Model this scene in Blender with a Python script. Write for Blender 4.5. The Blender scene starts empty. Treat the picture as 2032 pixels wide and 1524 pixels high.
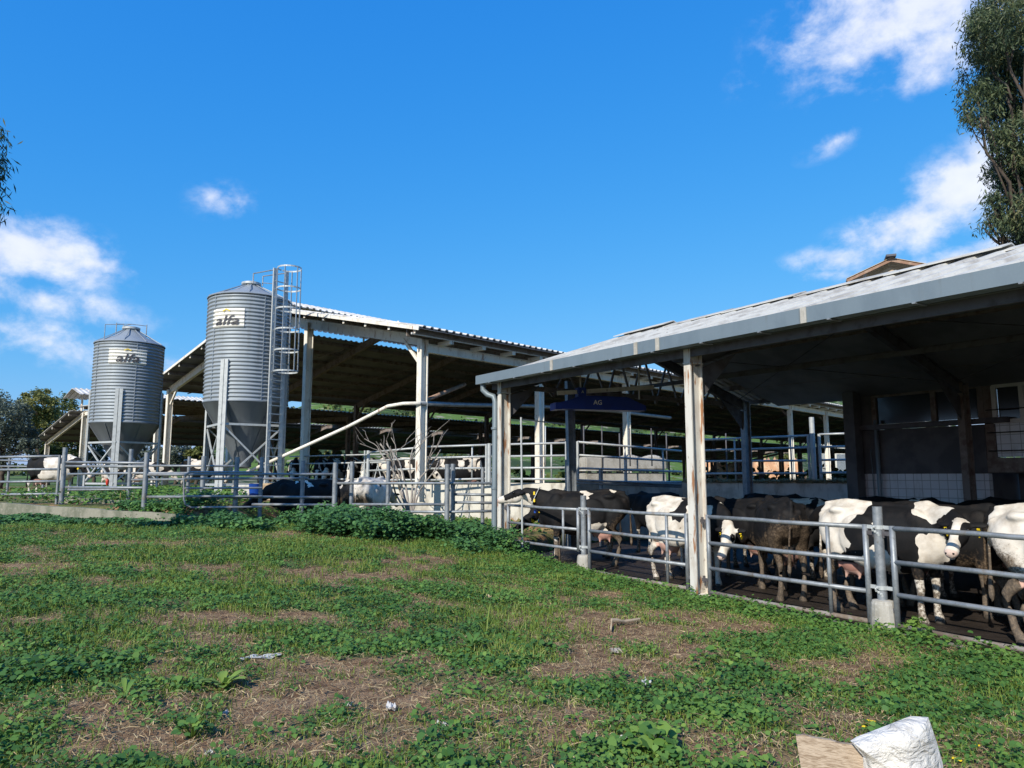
import bpy, bmesh, math, random
import numpy as np
from mathutils import Vector, Matrix
random.seed(7); RNG = np.random.default_rng(11)
R = math.radians
SC = bpy.context.scene
COL = SC.collection

# ------------------------------------------------------------------ camera
FPX, CAMZ, PITCH = 1450.0, 1.9, math.atan(183/1450)
cam = bpy.data.cameras.new("camera"); cam.sensor_width = 36; cam.lens = 36*FPX/2032
cam.clip_start = .05; cam.clip_end = 3000
camo = bpy.data.objects.new("camera", cam); COL.objects.link(camo)
camo.location = (0, 0, CAMZ); camo.rotation_euler = (math.pi/2+PITCH, 0, 0)
SC.camera = camo
# ------------------------------------------------------------------ light
SUN_EL = R(34); SUN_AZ = math.atan2(-.50, -.866)      # azimuth from +Y clockwise
sun = bpy.data.lights.new("sun", 'SUN'); sun.energy = 5.0; sun.angle = R(.6); sun.color = (1, .93, .80)
suno = bpy.data.objects.new("sun", sun); COL.objects.link(suno)
sdir = Vector((math.sin(SUN_AZ)*math.cos(SUN_EL), math.cos(SUN_AZ)*math.cos(SUN_EL), math.sin(SUN_EL)))
suno.rotation_euler = (-sdir).to_track_quat('-Z', 'Y').to_euler()
SC.view_settings.view_transform = 'Standard'; SC.view_settings.look = 'None'
SC.view_settings.exposure = 0.15; SC.view_settings.gamma = 1

def ray(px, py):
    u, v = px-1016, 762-py
    return Vector((u, FPX*math.cos(PITCH)-v*math.sin(PITCH), FPX*math.sin(PITCH)+v*math.cos(PITCH)))
def at(px, py, Y):
    """point of the place seen at photo position px,py that stands Y metres ahead"""
    r = ray(px, py); r = r*(Y/r.y); return Vector((r.x, r.y, r.z+CAMZ))

# ------------------------------------------------------------------ world
W = bpy.data.worlds.new("World"); SC.world = W; W.use_nodes = True
nt = W.node_tree; nt.nodes.clear()
def N(tree, t, **kw):
    n = tree.nodes.new(t)
    for k, v in kw.items(): setattr(n, k, v)
    return n
def mth(tree, op, a, b=None, c=None, clamp=False):
    n = N(tree, 'ShaderNodeMath', operation=op); n.use_clamp = clamp
    for i, x in enumerate((a, b, c)):
        if x is None: continue
        if isinstance(x, (int, float)): n.inputs[i].default_value = x
        else: tree.links.new(x, n.inputs[i])
    return n.outputs[0]
def mixc(tree, fac, a, b, blend='MIX'):
    n = N(tree, 'ShaderNodeMix', data_type='RGBA', blend_type=blend)
    for s, x in ((n.inputs[0], fac), (n.inputs[6], a), (n.inputs[7], b)):
        if isinstance(x, (int, float)): s.default_value = x
        elif isinstance(x, (tuple, list)): s.default_value = (*x[:3], 1)
        else: tree.links.new(x, s)
    return n.outputs[2]
sky = N(nt, 'ShaderNodeTexSky', sky_type='NISHITA'); sky.sun_disc = False
sky.sun_elevation = SUN_EL; sky.sun_rotation = SUN_AZ % (2*math.pi)
sky.altitude = 0; sky.air_density = 1.25; sky.dust_density = .3; sky.ozone_density = 3.0
hs = N(nt, 'ShaderNodeHueSaturation'); hs.inputs['Saturation'].default_value = 1.0; hs.inputs['Value'].default_value = 1.0
spc = N(nt, 'ShaderNodeSeparateColor'); nt.links.new(sky.outputs[0], spc.inputs[0]); cmb = N(nt, 'ShaderNodeCombineColor')
for i_, (k_, g_) in enumerate(((.235, 1.48), (1.60, .64), (5.3, .26))): nt.links.new(mth(nt, 'MULTIPLY', mth(nt, 'POWER', spc.outputs[i_], g_), k_), cmb.inputs[i_])
nt.links.new(cmb.outputs[0], hs.inputs['Color'])
tc = N(nt, 'ShaderNodeTexCoord'); sp = N(nt, 'ShaderNodeSeparateXYZ'); nt.links.new(tc.outputs['Generated'], sp.inputs[0])
AZ = mth(nt, 'ARCTAN2', sp.outputs[0], sp.outputs[1]); EL = mth(nt, 'ARCSINE', sp.outputs[2])
blobs = [(1770,40,240,118,1.1,0),(1870,95,130,75,1.05,0),(1800,440,160,50,1.1,.35),(1915,385,160,78,1.15,.35),(1665,514,90,28,1.05,0),
 (1640,545,55,15,.8,0),(1915,505,130,26,.9,.2),(1495,160,55,32,.5,.3),(1565,105,48,50,.45,.4),(1655,283,62,22,.55,.3),(1725,205,56,18,.42,.3),
 (55,497,160,64,1.1,-.1),(180,524,60,24,.9,0),(90,592,170,38,.85,-.15),(10,650,180,34,.75,0),(110,685,210,48,.8,-.1),(345,728,75,28,.6,0),
 (445,398,62,32,.66,.1),(240,640,90,18,.4,0),(268,540,20,12,.35,0)]
msk = None
for (bx, by, rx, ry, st, rot) in blobs:
    r0 = ray(bx, by).normalized(); a0 = math.atan2(r0.x, r0.y); e0 = math.asin(r0.z)
    k = math.cos(e0)/FPX*math.cos(math.atan((bx-1016)/FPX))
    ca, sa = math.cos(rot), math.sin(rot)
    da = mth(nt, 'SUBTRACT', AZ, a0); de = mth(nt, 'SUBTRACT', EL, e0)
    u = mth(nt, 'ADD', mth(nt, 'MULTIPLY', da, ca/(rx*k)), mth(nt, 'MULTIPLY', de, sa/(rx*k)))
    v = mth(nt, 'ADD', mth(nt, 'MULTIPLY', da, -sa/(ry*k)), mth(nt, 'MULTIPLY', de, ca/(ry*k)))
    q = mth(nt, 'SQRT', mth(nt, 'ADD', mth(nt, 'MULTIPLY', u, u), mth(nt, 'MULTIPLY', v, v)))
    m = mth(nt, 'MULTIPLY', mth(nt, 'SUBTRACT', 1.62, q), st)
    msk = m if msk is None else mth(nt, 'MAXIMUM', msk, m)
nz = N(nt, 'ShaderNodeTexNoise'); nz.inputs['Scale'].default_value = 13; nz.inputs['Detail'].default_value = 11; nz.inputs['Roughness'].default_value = .62; nz.inputs['Distortion'].default_value = .12
mp = N(nt, 'ShaderNodeMapping'); mp.inputs['Scale'].default_value = (1, 1, 1.35)
nt.links.new(tc.outputs['Generated'], mp.inputs[0]); nt.links.new(mp.outputs[0], nz.inputs[0])
nn = mth(nt, 'MULTIPLY', mth(nt, 'SUBTRACT', nz.outputs[0], .52), 4.4)
den = mth(nt, 'ADD', msk, nn)
mr = N(nt, 'ShaderNodeMapRange', interpolation_type='SMOOTHSTEP'); mr.inputs[1].default_value = .05; mr.inputs[2].default_value = 1.75
nt.links.new(den, mr.inputs[0])
lim = mth(nt, 'MULTIPLY', mth(nt, 'MULTIPLY', msk, 1.25, clamp=True), .93)
cov = mth(nt, 'MULTIPLY', mr.outputs[0], lim, clamp=True)
nz2 = N(nt, 'ShaderNodeTexNoise'); nz2.inputs['Scale'].default_value = 26; nz2.inputs['Detail'].default_value = 5
nt.links.new(mp.outputs[0], nz2.inputs[0])
ccol = mixc(nt, nz2.outputs[0], (6.3, 7.0, 9.0), (9.6, 9.8, 10.6))
skc = mixc(nt, cov, hs.outputs[0], ccol)
bg = N(nt, 'ShaderNodeBackground'); bg.inputs['Strength'].default_value = .10
nt.links.new(skc, bg.inputs[0]); wo = N(nt, 'ShaderNodeOutputWorld'); nt.links.new(bg.outputs[0], wo.inputs[0])

# ------------------------------------------------------------------ mesh helpers
class MB:
    def __init__(s): s.v = []; s.f = []
    def add(s, vs, fs):
        b = len(s.v); s.v += [tuple(v) for v in vs]; s.f += [tuple(i+b for i in f) for f in fs]; return s
    def box(s, c, d, ax=None):
        """box centred on c, sizes d, axes ax (3 unit vectors)"""
        c = Vector(c); ax = ax or (Vector((1,0,0)), Vector((0,1,0)), Vector((0,0,1)))
        h = [ax[i]*(d[i]/2) for i in range(3)]
        vs = [c+h[0]*a+h[1]*b+h[2]*e for a in (-1,1) for b in (-1,1) for e in (-1,1)]
        return s.add(vs, [(0,1,3,2),(4,6,7,5),(0,4,5,1),(2,3,7,6),(0,2,6,4),(1,5,7,3)])
    def prism(s, prof, p0, p1, U, V):
        """profile [(u,v)] swept from p0 to p1, capped"""
        n = len(prof); vs = [p0+U*a+V*b for a, b in prof]+[p1+U*a+V*b for a, b in prof]
        fs = [(i, (i+1) % n, n+(i+1) % n, n+i) for i in range(n)]+[tuple(range(n))[::-1], tuple(range(n, 2*n))]
        return s.add(vs, fs)
    def bar(s, p0, p1, w, h, up=None):
        p0, p1 = Vector(p0), Vector(p1); T = (p1-p0).normalized(); up = Vector(up or (0,0,1))
        if abs(T.dot(up)) > .98: up = Vector((0,1,0))
        U = T.cross(up).normalized(); V = U.cross(T)
        return s.prism([(-w/2,-h/2),(w/2,-h/2),(w/2,h/2),(-w/2,h/2)], p0, p1, U, V)
    def ibeam(s, p0, p1, dep, wid, depdir, t=.02):
        p0, p1 = Vector(p0), Vector(p1); T = (p1-p0).normalized(); V = Vector(depdir); V = (V-T*V.dot(T)).normalized(); U = T.cross(V)
        d, w, q = dep/2, wid/2, t/2
        prof = [(-w,-d),(w,-d),(w,-d+t),(q,-d+t),(q,d-t),(w,d-t),(w,d),(-w,d),(-w,d-t),(-q,d-t),(-q,-d+t),(-w,-d+t)]
        n = 12; vs = [p0+U*a+V*b for a, b in prof]+[p1+U*a+V*b for a, b in prof]
        fs = [(i, (i+1) % n, n+(i+1) % n, n+i) for i in range(n)]
        for o in (0, n): fs += [(o, o+1, o+2, o+11), (o+2, o+3, o+10, o+11), (o+3, o+4, o+9, o+10), (o+4, o+5, o+8, o+9), (o+5, o+6, o+7, o+8)]
        return s.add(vs, fs)
    def channel(s, p0, p1, w, d, face, t=.012):
        """C channel whose back looks along face"""
        p0, p1 = Vector(p0), Vector(p1); T = (p1-p0).normalized(); V = Vector(face); V = (V-T*V.dot(T)).normalized(); U = T.cross(V)
        prof = [(-w/2,0),(-w/2,-d),(-w/2+t,-d),(-w/2+t,-t),(w/2-t,-t),(w/2-t,-d),(w/2,-d),(w/2,0)]
        n = 8; vs = [p0+U*a+V*b for a, b in prof]+[p1+U*a+V*b for a, b in prof]
        fs = [(i, (i+1) % n, n+(i+1) % n, n+i) for i in range(n)]
        for o in (0, n): fs += [(o, o+1, o+2, o+3), (o+0, o+3, o+4, o+7), (o+4, o+5, o+6, o+7)]
        return s.add(vs, fs)
    def tube(s, pts, r, n=8, cap=True, up=None):
        pts = [Vector(p) for p in pts]; m = len(pts)
        rr = r if isinstance(r, (list, tuple)) else [r]*m
        U0 = None; vs = []
        for i, p in enumerate(pts):
            T = (pts[min(i+1, m-1)]-pts[max(i-1, 0)]).normalized()
            if U0 is None:
                h = Vector(up or (0,0,1))
                if abs(T.dot(h)) > .95: h = Vector((0,1,0))
                U0 = T.cross(h).normalized()
            U = (U0-T*U0.dot(T)).normalized(); V = T.cross(U); U0 = U
            vs += [p+(U*math.cos(2*math.pi*k/n)+V*math.sin(2*math.pi*k/n))*rr[i] for k in range(n)]
        fs = [(i*n+k, i*n+(k+1) % n, (i+1)*n+(k+1) % n, (i+1)*n+k) for i in range(m-1) for k in range(n)]
        if cap: fs += [tuple(range(n))[::-1], tuple(range((m-1)*n, m*n))]
        return s.add(vs, fs)
    def lathe(s, c, prof, n=48, cap=False, a0=0):
        c = Vector(c); m = len(prof)
        vs = [c+Vector((r*math.cos(a0+2*math.pi*k/n), r*math.sin(a0+2*math.pi*k/n), z)) for r, z in prof for k in range(n)]
        fs = [(i*n+k, i*n+(k+1) % n, (i+1)*n+(k+1) % n, (i+1)*n+k) for i in range(m-1) for k in range(n)]
        if cap: fs += [tuple(range(n))[::-1], tuple(range((m-1)*n, m*n))]
        return s.add(vs, fs)
    def ell(s, c, r, ax=None, n=12, m=8):
        c = Vector(c); ax = ax or (Vector((1,0,0)), Vector((0,1,0)), Vector((0,0,1)))
        vs = [c+ax[2]*r[2]]
        for i in range(1, m):
            th = math.pi*i/m
            vs += [c+ax[0]*(r[0]*math.sin(th)*math.cos(2*math.pi*k/n))+ax[1]*(r[1]*math.sin(th)*math.sin(2*math.pi*k/n))+ax[2]*(r[2]*math.cos(th)) for k in range(n)]
        vs.append(c-ax[2]*r[2]); L = len(vs)-1
        fs = [(0, 1+k, 1+(k+1) % n) for k in range(n)]
        fs += [(1+i*n+k, 1+(i+1)*n+k, 1+(i+1)*n+(k+1) % n, 1+i*n+(k+1) % n) for i in range(m-2) for k in range(n)]
        fs += [(L, 1+(m-2)*n+(k+1) % n, 1+(m-2)*n+k) for k in range(n)]
        return s.add(vs, fs)
    def build(s, name, mat, parent=None, smooth=False, bevel=0):
        me = bpy.data.meshes.new(name); me.from_pydata(s.v, [], s.f); me.update()
        return link(name, me, mat, parent, smooth, bevel)
def link(name, me, mat, parent=None, smooth=False, bevel=0):
    bm = bmesh.new(); bm.from_mesh(me); bmesh.ops.recalc_face_normals(bm, faces=bm.faces[:])
    if bevel: bmesh.ops.bevel(bm, geom=bm.edges[:], offset=bevel, segments=2, affect='EDGES')
    bm.to_mesh(me); bm.free()
    if smooth:
        me.polygons.foreach_set('use_smooth', [True]*len(me.polygons))
        if smooth == 'auto': me.set_sharp_from_angle(angle=R(38))
    me.materials.append(mat)
    o = bpy.data.objects.new(name, me); COL.objects.link(o)
    if parent is not None: o.parent = parent; o.matrix_parent_inverse = parent_inv(parent)
    return o
def parent_inv(p):
    m = Matrix.Translation(p.location) @ p.rotation_euler.to_matrix().to_4x4() @ Matrix.Diagonal((*p.scale, 1))
    if p.parent is not None: m = Matrix.Identity(4)
    return m.inverted()
def thing(name, label, cat, loc=(0,0,0), group=None, rz=0, scale=1):
    o = bpy.data.objects.new(name, None); COL.objects.link(o); o.location = loc; o.rotation_euler = (0,0,rz); o.scale = (scale,)*3
    o.empty_display_size = .1
    o['label'] = label; o['category'] = cat
    if group: o['group'] = group
    return o
def tag(o, label, cat, group=None, kind=None):
    o['label'] = label; o['category'] = cat
    if group: o['group'] = group
    if kind: o['kind'] = kind
    return o
def struct(o): o['kind'] = 'structure'; return o
def npmesh(name, V, F, mat, tint=None, parent=None, smooth=False):
    """V (n,3); F (m,k) all faces the same size"""
    me = bpy.data.meshes.new(name); k = F.shape[1]; m = len(F)
    me.vertices.add(len(V)); me.vertices.foreach_set('co', np.ascontiguousarray(V, dtype=np.float32).ravel())
    me.loops.add(m*k); me.loops.foreach_set('vertex_index', np.ascontiguousarray(F, dtype=np.int32).ravel())
    me.polygons.add(m); me.polygons.foreach_set('loop_start', np.arange(0, m*k, k, dtype=np.int32))
    me.polygons.foreach_set('loop_total', np.full(m, k, dtype=np.int32))
    if smooth: me.polygons.foreach_set('use_smooth', np.ones(m, dtype=bool))
    me.update(calc_edges=True)
    if tint is not None:
        a = me.attributes.new('tint', 'FLOAT', 'POINT'); a.data.foreach_set('value', np.ascontiguousarray(tint, dtype=np.float32))
    me.materials.append(mat)
    o = bpy.data.objects.new(name, me); COL.objects.link(o)
    if parent is not None: o.parent = parent; o.matrix_parent_inverse = parent_inv(parent)
    return o

# value noise in numpy
def _h(ix, iy, iz, seed):
    n = (ix*374761393+iy*668265263+iz*2147483647+seed*1274126177) & 0xffffffff
    n = ((n ^ (n >> 13))*1274126177) & 0xffffffff
    return ((n ^ (n >> 16)) & 0xffff)/65535.0
def vnoise(P, seed=0):
    P = np.asarray(P, dtype=np.float64); i = np.floor(P).astype(np.int64); f = P-i; f = f*f*(3-2*f); r = 0
    for dx in (0, 1):
        for dy in (0, 1):
            for dz in (0, 1):
                w = (f[:,0] if dx else 1-f[:,0])*(f[:,1] if dy else 1-f[:,1])*(f[:,2] if dz else 1-f[:,2])
                r = r+w*_h(i[:,0]+dx, i[:,1]+dy, i[:,2]+dz, seed)
    return r
def fbm(P, seed=0, oct=4):
    P = np.asarray(P, dtype=np.float64); s = 0; a = .5; t = 0
    for k in range(oct): s = s+a*vnoise(P*2**k, seed+k*17); t += a; a *= .5
    return s/t
def fbm2(x, y, sc, seed=0, oct=4):
    return fbm(np.stack([np.ravel(x)*sc, np.ravel(y)*sc, np.zeros(np.size(x))+.37], 1), seed, oct).reshape(np.shape(x))

# ------------------------------------------------------------------ materials
def mat(name, col, rough=.7, metal=0, spec=.4):
    m = bpy.data.materials.new(name); m.use_nodes = True; b = m.node_tree.nodes['Principled BSDF']
    b.inputs['Base Color'].default_value = (*col, 1); b.inputs['Roughness'].default_value = rough
    b.inputs['Metallic'].default_value = metal; b.inputs['Specular IOR Level'].default_value = spec
    return m
def noise(m, scale, detail=5, rough=.6, coord='Object', stretch=(1,1,1), dist=0):
    t = m.node_tree; c = N(t, 'ShaderNodeTexCoord'); p = N(t, 'ShaderNodeMapping'); p.inputs['Scale'].default_value = stretch
    n = N(t, 'ShaderNodeTexNoise'); n.inputs['Scale'].default_value = scale; n.inputs['Detail'].default_value = detail
    n.inputs['Roughness'].default_value = rough; n.inputs['Distortion'].default_value = dist
    if coord == 'World':
        g = N(t, 'ShaderNodeNewGeometry'); t.links.new(g.outputs['Position'], p.inputs[0])
    else: t.links.new(c.outputs[coord], p.inputs[0])
    t.links.new(p.outputs[0], n.inputs[0]); return n.outputs[0]
def rng(m, s, a, b, c=0., d=1.):
    t = m.node_tree; r = N(t, 'ShaderNodeMapRange', interpolation_type='SMOOTHSTEP')
    for i, v in zip((1,2,3,4), (a,b,c,d)): r.inputs[i].default_value = v
    t.links.new(s, r.inputs[0]); return r.outputs[0]
def setc(m, c): m.node_tree.links.new(c, m.node_tree.nodes['Principled BSDF'].inputs['Base Color'])
def setr(m, c): m.node_tree.links.new(c, m.node_tree.nodes['Principled BSDF'].inputs['Roughness'])
def bump(m, h, st=.3, dist=.01):
    t = m.node_tree; b = N(t, 'ShaderNodeBump'); b.inputs['Strength'].default_value = st; b.inputs['Distance'].default_value = dist
    t.links.new(h, b.inputs['Height']); t.links.new(b.outputs[0], t.nodes['Principled BSDF'].inputs['Normal'])
def attr(m, name, out=2):
    a = N(m.node_tree, 'ShaderNodeAttribute'); a.attribute_name = name; return a.outputs[out]
def layered(name, base, layers, rough=.7, metal=0, bumpy=None):
    """layers: (colour, scale, lo, hi, strength, stretch)"""
    m = mat(name, base, rough, metal); c = base
    for (col, sc, lo, hi, st, stretch) in layers:
        f = rng(m, noise(m, sc, stretch=stretch, coord='World'), lo, hi, 0, st); c = mixc(m.node_tree, f, c, col)
    setc(m, c)
    if bumpy: bump(m, noise(m, bumpy[0], coord='World'), bumpy[1], bumpy[2])
    return m
O1 = (1,1,1)
M = {}
M['galv'] = layered('galvanised_steel', (.27,.29,.31), [((.17,.19,.21), 6, .4, .65, .85, O1), ((.38,.40,.42), 35, .5, .75, .5, O1), ((.20,.15,.10), 4, .55, .72, .6, O1), ((.10,.08,.06), 16, .60, .74, .5, O1)], .5, .35)
M['galv_light'] = layered('light_galvanised_pipe', (.46,.48,.48), [((.32,.34,.35), 8, .45, .7, .7, O1), ((.35,.24,.15), 6, .62, .8, .3, O1)], .5, .2)
M['gutter'] = layered('grey_gutter_sheet', (.19,.235,.265), [((.15,.19,.22), 2, .4, .7, .8, (1,1,.4)), ((.30,.33,.35), 50, .55, .8, .35, O1), ((.13,.13,.12), 5, .58, .75, .5, (1,1,.15))], .5, .25)
M['silo'] = layered('silo_zinc', (.31,.345,.375), [((.235,.27,.305), 1.2, .4, .7, .6, (1,1,.5)), ((.40,.43,.45), 30, .5, .8, .3, O1), ((.20,.20,.19), 5, .55, .75, .5, (1,1,.08)), ((.44,.44,.42), 9, .58, .75, .4, (1,1,.12))], .52, .3)
M['hopper'] = layered('dull_zinc_hopper', (.17,.19,.21), [((.12,.13,.15), 2, .4, .7, .8, (1,1,.3))], .55, .4)
M['white_rust'] = layered('rusty_white_paint', (.74,.70,.62), [((.56,.49,.41), 3, .5, .7, .7, (1,1,.5)), ((.30,.14,.07), 2.2, .60, .70, .9, (3,3,.6)), ((.22,.10,.05), 14, .60, .72, .6, (1,1,.4))], .7)
M['col_near'] = layered('peeling_cream_paint', (.60,.58,.53), [((.44,.39,.33), 5, .45, .68, .8, (1,1,.35)), ((.30,.13,.05), 3.0, .55, .62, .95, (4,4,.5)), ((.16,.08,.05), 20, .62, .7, .7, (1,1,.3))], .75)
M['brown_steel'] = layered('brown_rusty_steel', (.20,.17,.15), [((.12,.08,.06), 4, .45, .65, .8, O1), ((.34,.31,.28), 9, .55, .75, .5, O1)], .8)
M['dark_steel'] = layered('dark_steel', (.10,.10,.11), [((.06,.05,.05), 4, .45, .65, .8, O1)], .7)
M['roof_top'] = layered('weathered_roof_sheet', (.50,.49,.45), [((.30,.28,.25), 1.6, .42, .68, .85, (1,1,1)), ((.64,.63,.60), 9, .5, .8, .6, O1), ((.16,.14,.11), 7, .60, .76, .75, O1)], .75)
M['roof_white'] = layered('white_roof_sheet', (.56,.55,.53), [((.34,.31,.27), 2, .45, .65, .8, O1), ((.24,.17,.12), 6, .6, .75, .6, O1)], .65)
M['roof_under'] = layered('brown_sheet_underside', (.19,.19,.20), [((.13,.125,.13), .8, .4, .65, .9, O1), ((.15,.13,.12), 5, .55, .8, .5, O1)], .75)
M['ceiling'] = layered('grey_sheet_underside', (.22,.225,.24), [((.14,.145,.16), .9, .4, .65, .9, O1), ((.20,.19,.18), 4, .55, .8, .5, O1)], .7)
M['concrete'] = layered('old_concrete', (.42,.40,.36), [((.26,.24,.20), 2.2, .4, .65, .85, (1,1,.6)), ((.55,.53,.49), 14, .5, .75, .6, O1), ((.10,.09,.07), 7, .6, .75, .6, (1,1,.3))], .9, bumpy=(30,.5,.01))
M['whitewall'] = layered('whitewashed_concrete', (.60,.58,.52), [((.34,.31,.26), 1.8, .45, .65, .8, (1,1,.7)), ((.22,.20,.17), 8, .58, .75, .7, (1,1,.3))], .9, bumpy=(30,.5,.01))
M['kerb'] = layered('mossy_kerb', (.26,.25,.20), [((.13,.14,.10), 2.5, .4, .6, .85, (1,1,.3)), ((.36,.34,.29), 14, .5, .75, .6, O1)], .95, bumpy=(30,.5,.01))
M['trough'] = layered('brown_trough_lining', (.13,.08,.06), [((.08,.05,.04), 5, .4, .6, .8, O1)], .9)
M['mud'] = layered('shade_dark_wet_mud', (.034,.025,.020), [((.018,.013,.010), 2, .4, .6, .9, O1), ((.065,.048,.036), 9, .55, .75, .8, O1)], .6, bumpy=(14,.8,.04))  # mud colour darkened to stand in for the shade of a packed herd
M['straw'] = mat('straw', (.34,.25,.11), .85)
M['black'] = mat('black_rubber', (.015,.015,.017), .6)
M['blue'] = layered('blue_paint', (.010,.04,.30), [((.008,.025,.18), 3, .4, .7, .6, O1)], .4)
M['bluebucket'] = mat('blue_plastic', (.01,.06,.32), .4)
M['white'] = mat('white_plastic', (.75,.75,.72), .5)
M['yellow'] = mat('yellow_tag', (.75,.55,.02), .45)
M['grey_letter'] = layered('faded_dark_letter', (.05,.05,.06), [((.20,.19,.18), 11, .58, .7, .6, O1)], .6)
M['glass'] = mat('dark_glass', (.03,.035,.04), .12, spec=.8)
M['frame'] = mat('white_window_frame', (.62,.62,.60), .5)
M['darkpanel'] = layered('dark_board', (.11,.11,.115), [((.07,.07,.075), 2, .4, .6, .8, O1)], .8)
M['eye'] = mat('eye', (.01,.008,.007), .15)
M['hoof'] = mat('hoof', (.05,.04,.03), .7)
M['red'] = mat('red_plastic', (.5,.04,.02), .5)
M['bark'] = layered('grey_bark', (.30,.27,.24), [((.18,.15,.12), 8, .4, .7, .8, O1)], .9)
M['darkbark'] = layered('dark_bark', (.09,.07,.055), [((.05,.04,.03), 8, .4, .7, .8, O1)], .9)
M['cardboard'] = layered('old_cardboard', (.50,.38,.24), [((.32,.22,.13), 9, .45, .65, .7, O1)], .9)
M['paper'] = mat('white_paper', (.45,.45,.46), .8)
M['dirty_rail'] = layered('mud_stained_pipe', (.23,.21,.19), [((.15,.11,.08), 5, .4, .6, .9, O1), ((.32,.31,.30), 14, .55, .75, .6, O1)], .8)
M['rust_pipe'] = layered('rusty_pipe', (.26,.15,.10), [((.35,.25,.18), 6, .45, .65, .8, O1)], .8)
M['orange'] = mat('orange_scrap', (.45,.16,.07), .8)
def tile_mat():
    m = mat('white_tiles', (.42,.45,.5), .35); t = m.node_tree
    g = N(t, 'ShaderNodeNewGeometry'); v = N(t, 'ShaderNodeMapping'); v.inputs['Rotation'].default_value = (R(90), 0, 0)
    c = N(t, 'ShaderNodeTexCoord'); b = N(t, 'ShaderNodeTexBrick'); b.offset = 0
    b.inputs['Scale'].default_value = 1; b.inputs['Brick Width'].default_value = .2; b.inputs['Row Height'].default_value = .2; b.inputs['Mortar Size'].default_value = .008
    b.inputs['Color1'].default_value = (.70,.71,.73,1); b.inputs['Color2'].default_value = (.62,.64,.67,1); b.inputs['Mortar'].default_value = (.34,.34,.34,1)
    t.links.new(c.outputs['UV'], b.inputs[0])
    d = rng(m, noise(m, 3, coord='World', stretch=(1,1,.4)), .5, .75, 0, .5); setc(m, mixc(t, d, b.outputs[0], (.22,.20,.17))); return m
M['tile'] = tile_mat()
def leaf_mat(name, cols, rough=.55, trans=.25):
    m = mat(name, cols[0], rough, spec=.3); t = m.node_tree
    r = N(t, 'ShaderNodeValToRGB'); e = r.color_ramp.elements
    while len(e) < len(cols): e.new(.5)
    for i, c in enumerate(cols): e[i].position = i/(len(cols)-1); e[i].color = (*c, 1)
    t.links.new(attr(m, 'tint'), r.inputs[0]); setc(m, r.outputs[0])
    if trans:
        tr = N(t, 'ShaderNodeBsdfTranslucent'); t.links.new(r.outputs[0], tr.inputs[0]); mx = N(t, 'ShaderNodeMixShader'); mx.inputs[0].default_value = trans
        t.links.new(t.nodes['Principled BSDF'].outputs[0], mx.inputs[1]); t.links.new(tr.outputs[0], mx.inputs[2])
        t.links.new(mx.outputs[0], t.nodes['Material Output'].inputs[0])
    return m
M['mallow'] = leaf_mat('mallow_leaf', [(.042,.105,.026),(.075,.175,.036),(.135,.245,.048),(.22,.32,.06)])
M['mallow_dark'] = leaf_mat('dark_mallow_leaf', [(.034,.092,.032),(.060,.155,.048),(.10,.22,.062),(.17,.30,.07)])
M['grass'] = leaf_mat('grass_blade', [(.09,.15,.025),(.16,.235,.036),(.25,.30,.065),(.38,.34,.14)])
M['litter'] = leaf_mat('dry_straw_litter', [(.20,.12,.06),(.31,.205,.105),(.42,.31,.165),(.56,.45,.25)], .85, 0)
M['euca'] = leaf_mat('eucalyptus_leaf', [(.030,.050,.030),(.060,.090,.045),(.12,.15,.065),(.24,.21,.10)], .5)
M['olive'] = leaf_mat('olive_leaf', [(.07,.095,.075),(.11,.14,.11),(.16,.19,.14)], .6)
M['bush'] = leaf_mat('yellow_green_leaf', [(.04,.06,.02),(.09,.12,.03),(.17,.18,.05),(.24,.24,.08)], .6)
# ------------------------------------------------------------------ site axes
nv = Vector((.856, .5165, 0)).normalized(); dv = Vector((-nv.y, nv.x, 0)); UP = Vector((0,0,1))
def S(s, p, z=0): return nv*p+dv*s+UP*z                      # cattle shed: s along it (away), p across it
e1 = Vector((.69, .724, 0)).normalized(); e2 = Vector((-e1.y, e1.x, 0))
K0 = Vector((-2.85, 23, 0))
def B(a, c, z=0): return K0+e1*a+e2*c+UP*z                   # open barn: a along its length, c across its gable
WALL = [at(740,957,25.5), at(1128,957,21.3), at(1352,953,23.6), at(1712,957,21.2)]
WALL = [Vector((w.x, w.y, 0)) for w in WALL]

def ss(a, b, x):
    t = np.clip((np.asarray(x, float)-a)/(b-a), 0, 1); return t*t*(3-2*t)
_cp = np.array([(0,2,.42),(-4,3,.45),(4,3,.36),(2.99,12,.0),(-.2,17.2,.26),(4.5,9.3,.0),(5.5,7.8,-.02),(-3,17,.62),(-9,17,.74),(-13,18.5,.84),
 (-13,11,.86),(-6,10,.62),(0,9,.30),(-20,25,1.15),(8,4,.0),(1.4,14.4,.08),(-26,5,1.1),(-1,13.5,.33),(10,-2,.1),(-12,-3,.6),(-20,15,1.15),(-5,14,.68)])
def _tps(r2): return np.where(r2 > 0, r2*np.log(r2+1e-12)*.5, 0)
_n = len(_cp); _K = _tps(((_cp[:,None,:2]-_cp[None,:,:2])**2).sum(-1))+np.eye(_n)*.5
_P = np.c_[np.ones(_n), _cp[:,:2]]; _A = np.block([[_K, _P], [_P.T, np.zeros((3,3))]]); _w = np.linalg.solve(_A, np.r_[_cp[:,2], 0,0,0])
def front(x, y):
    x = np.ravel(x); y = np.ravel(y); r = np.zeros(len(x))
    for i in range(_n): r += _w[i]*_tps((x-_cp[i,0])**2+(y-_cp[i,1])**2)
    return r+_w[_n]+_w[_n+1]*x+_w[_n+2]*y
def wally(x): return np.interp(x, [w.x for w in WALL], [w.y for w in WALL])
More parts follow.
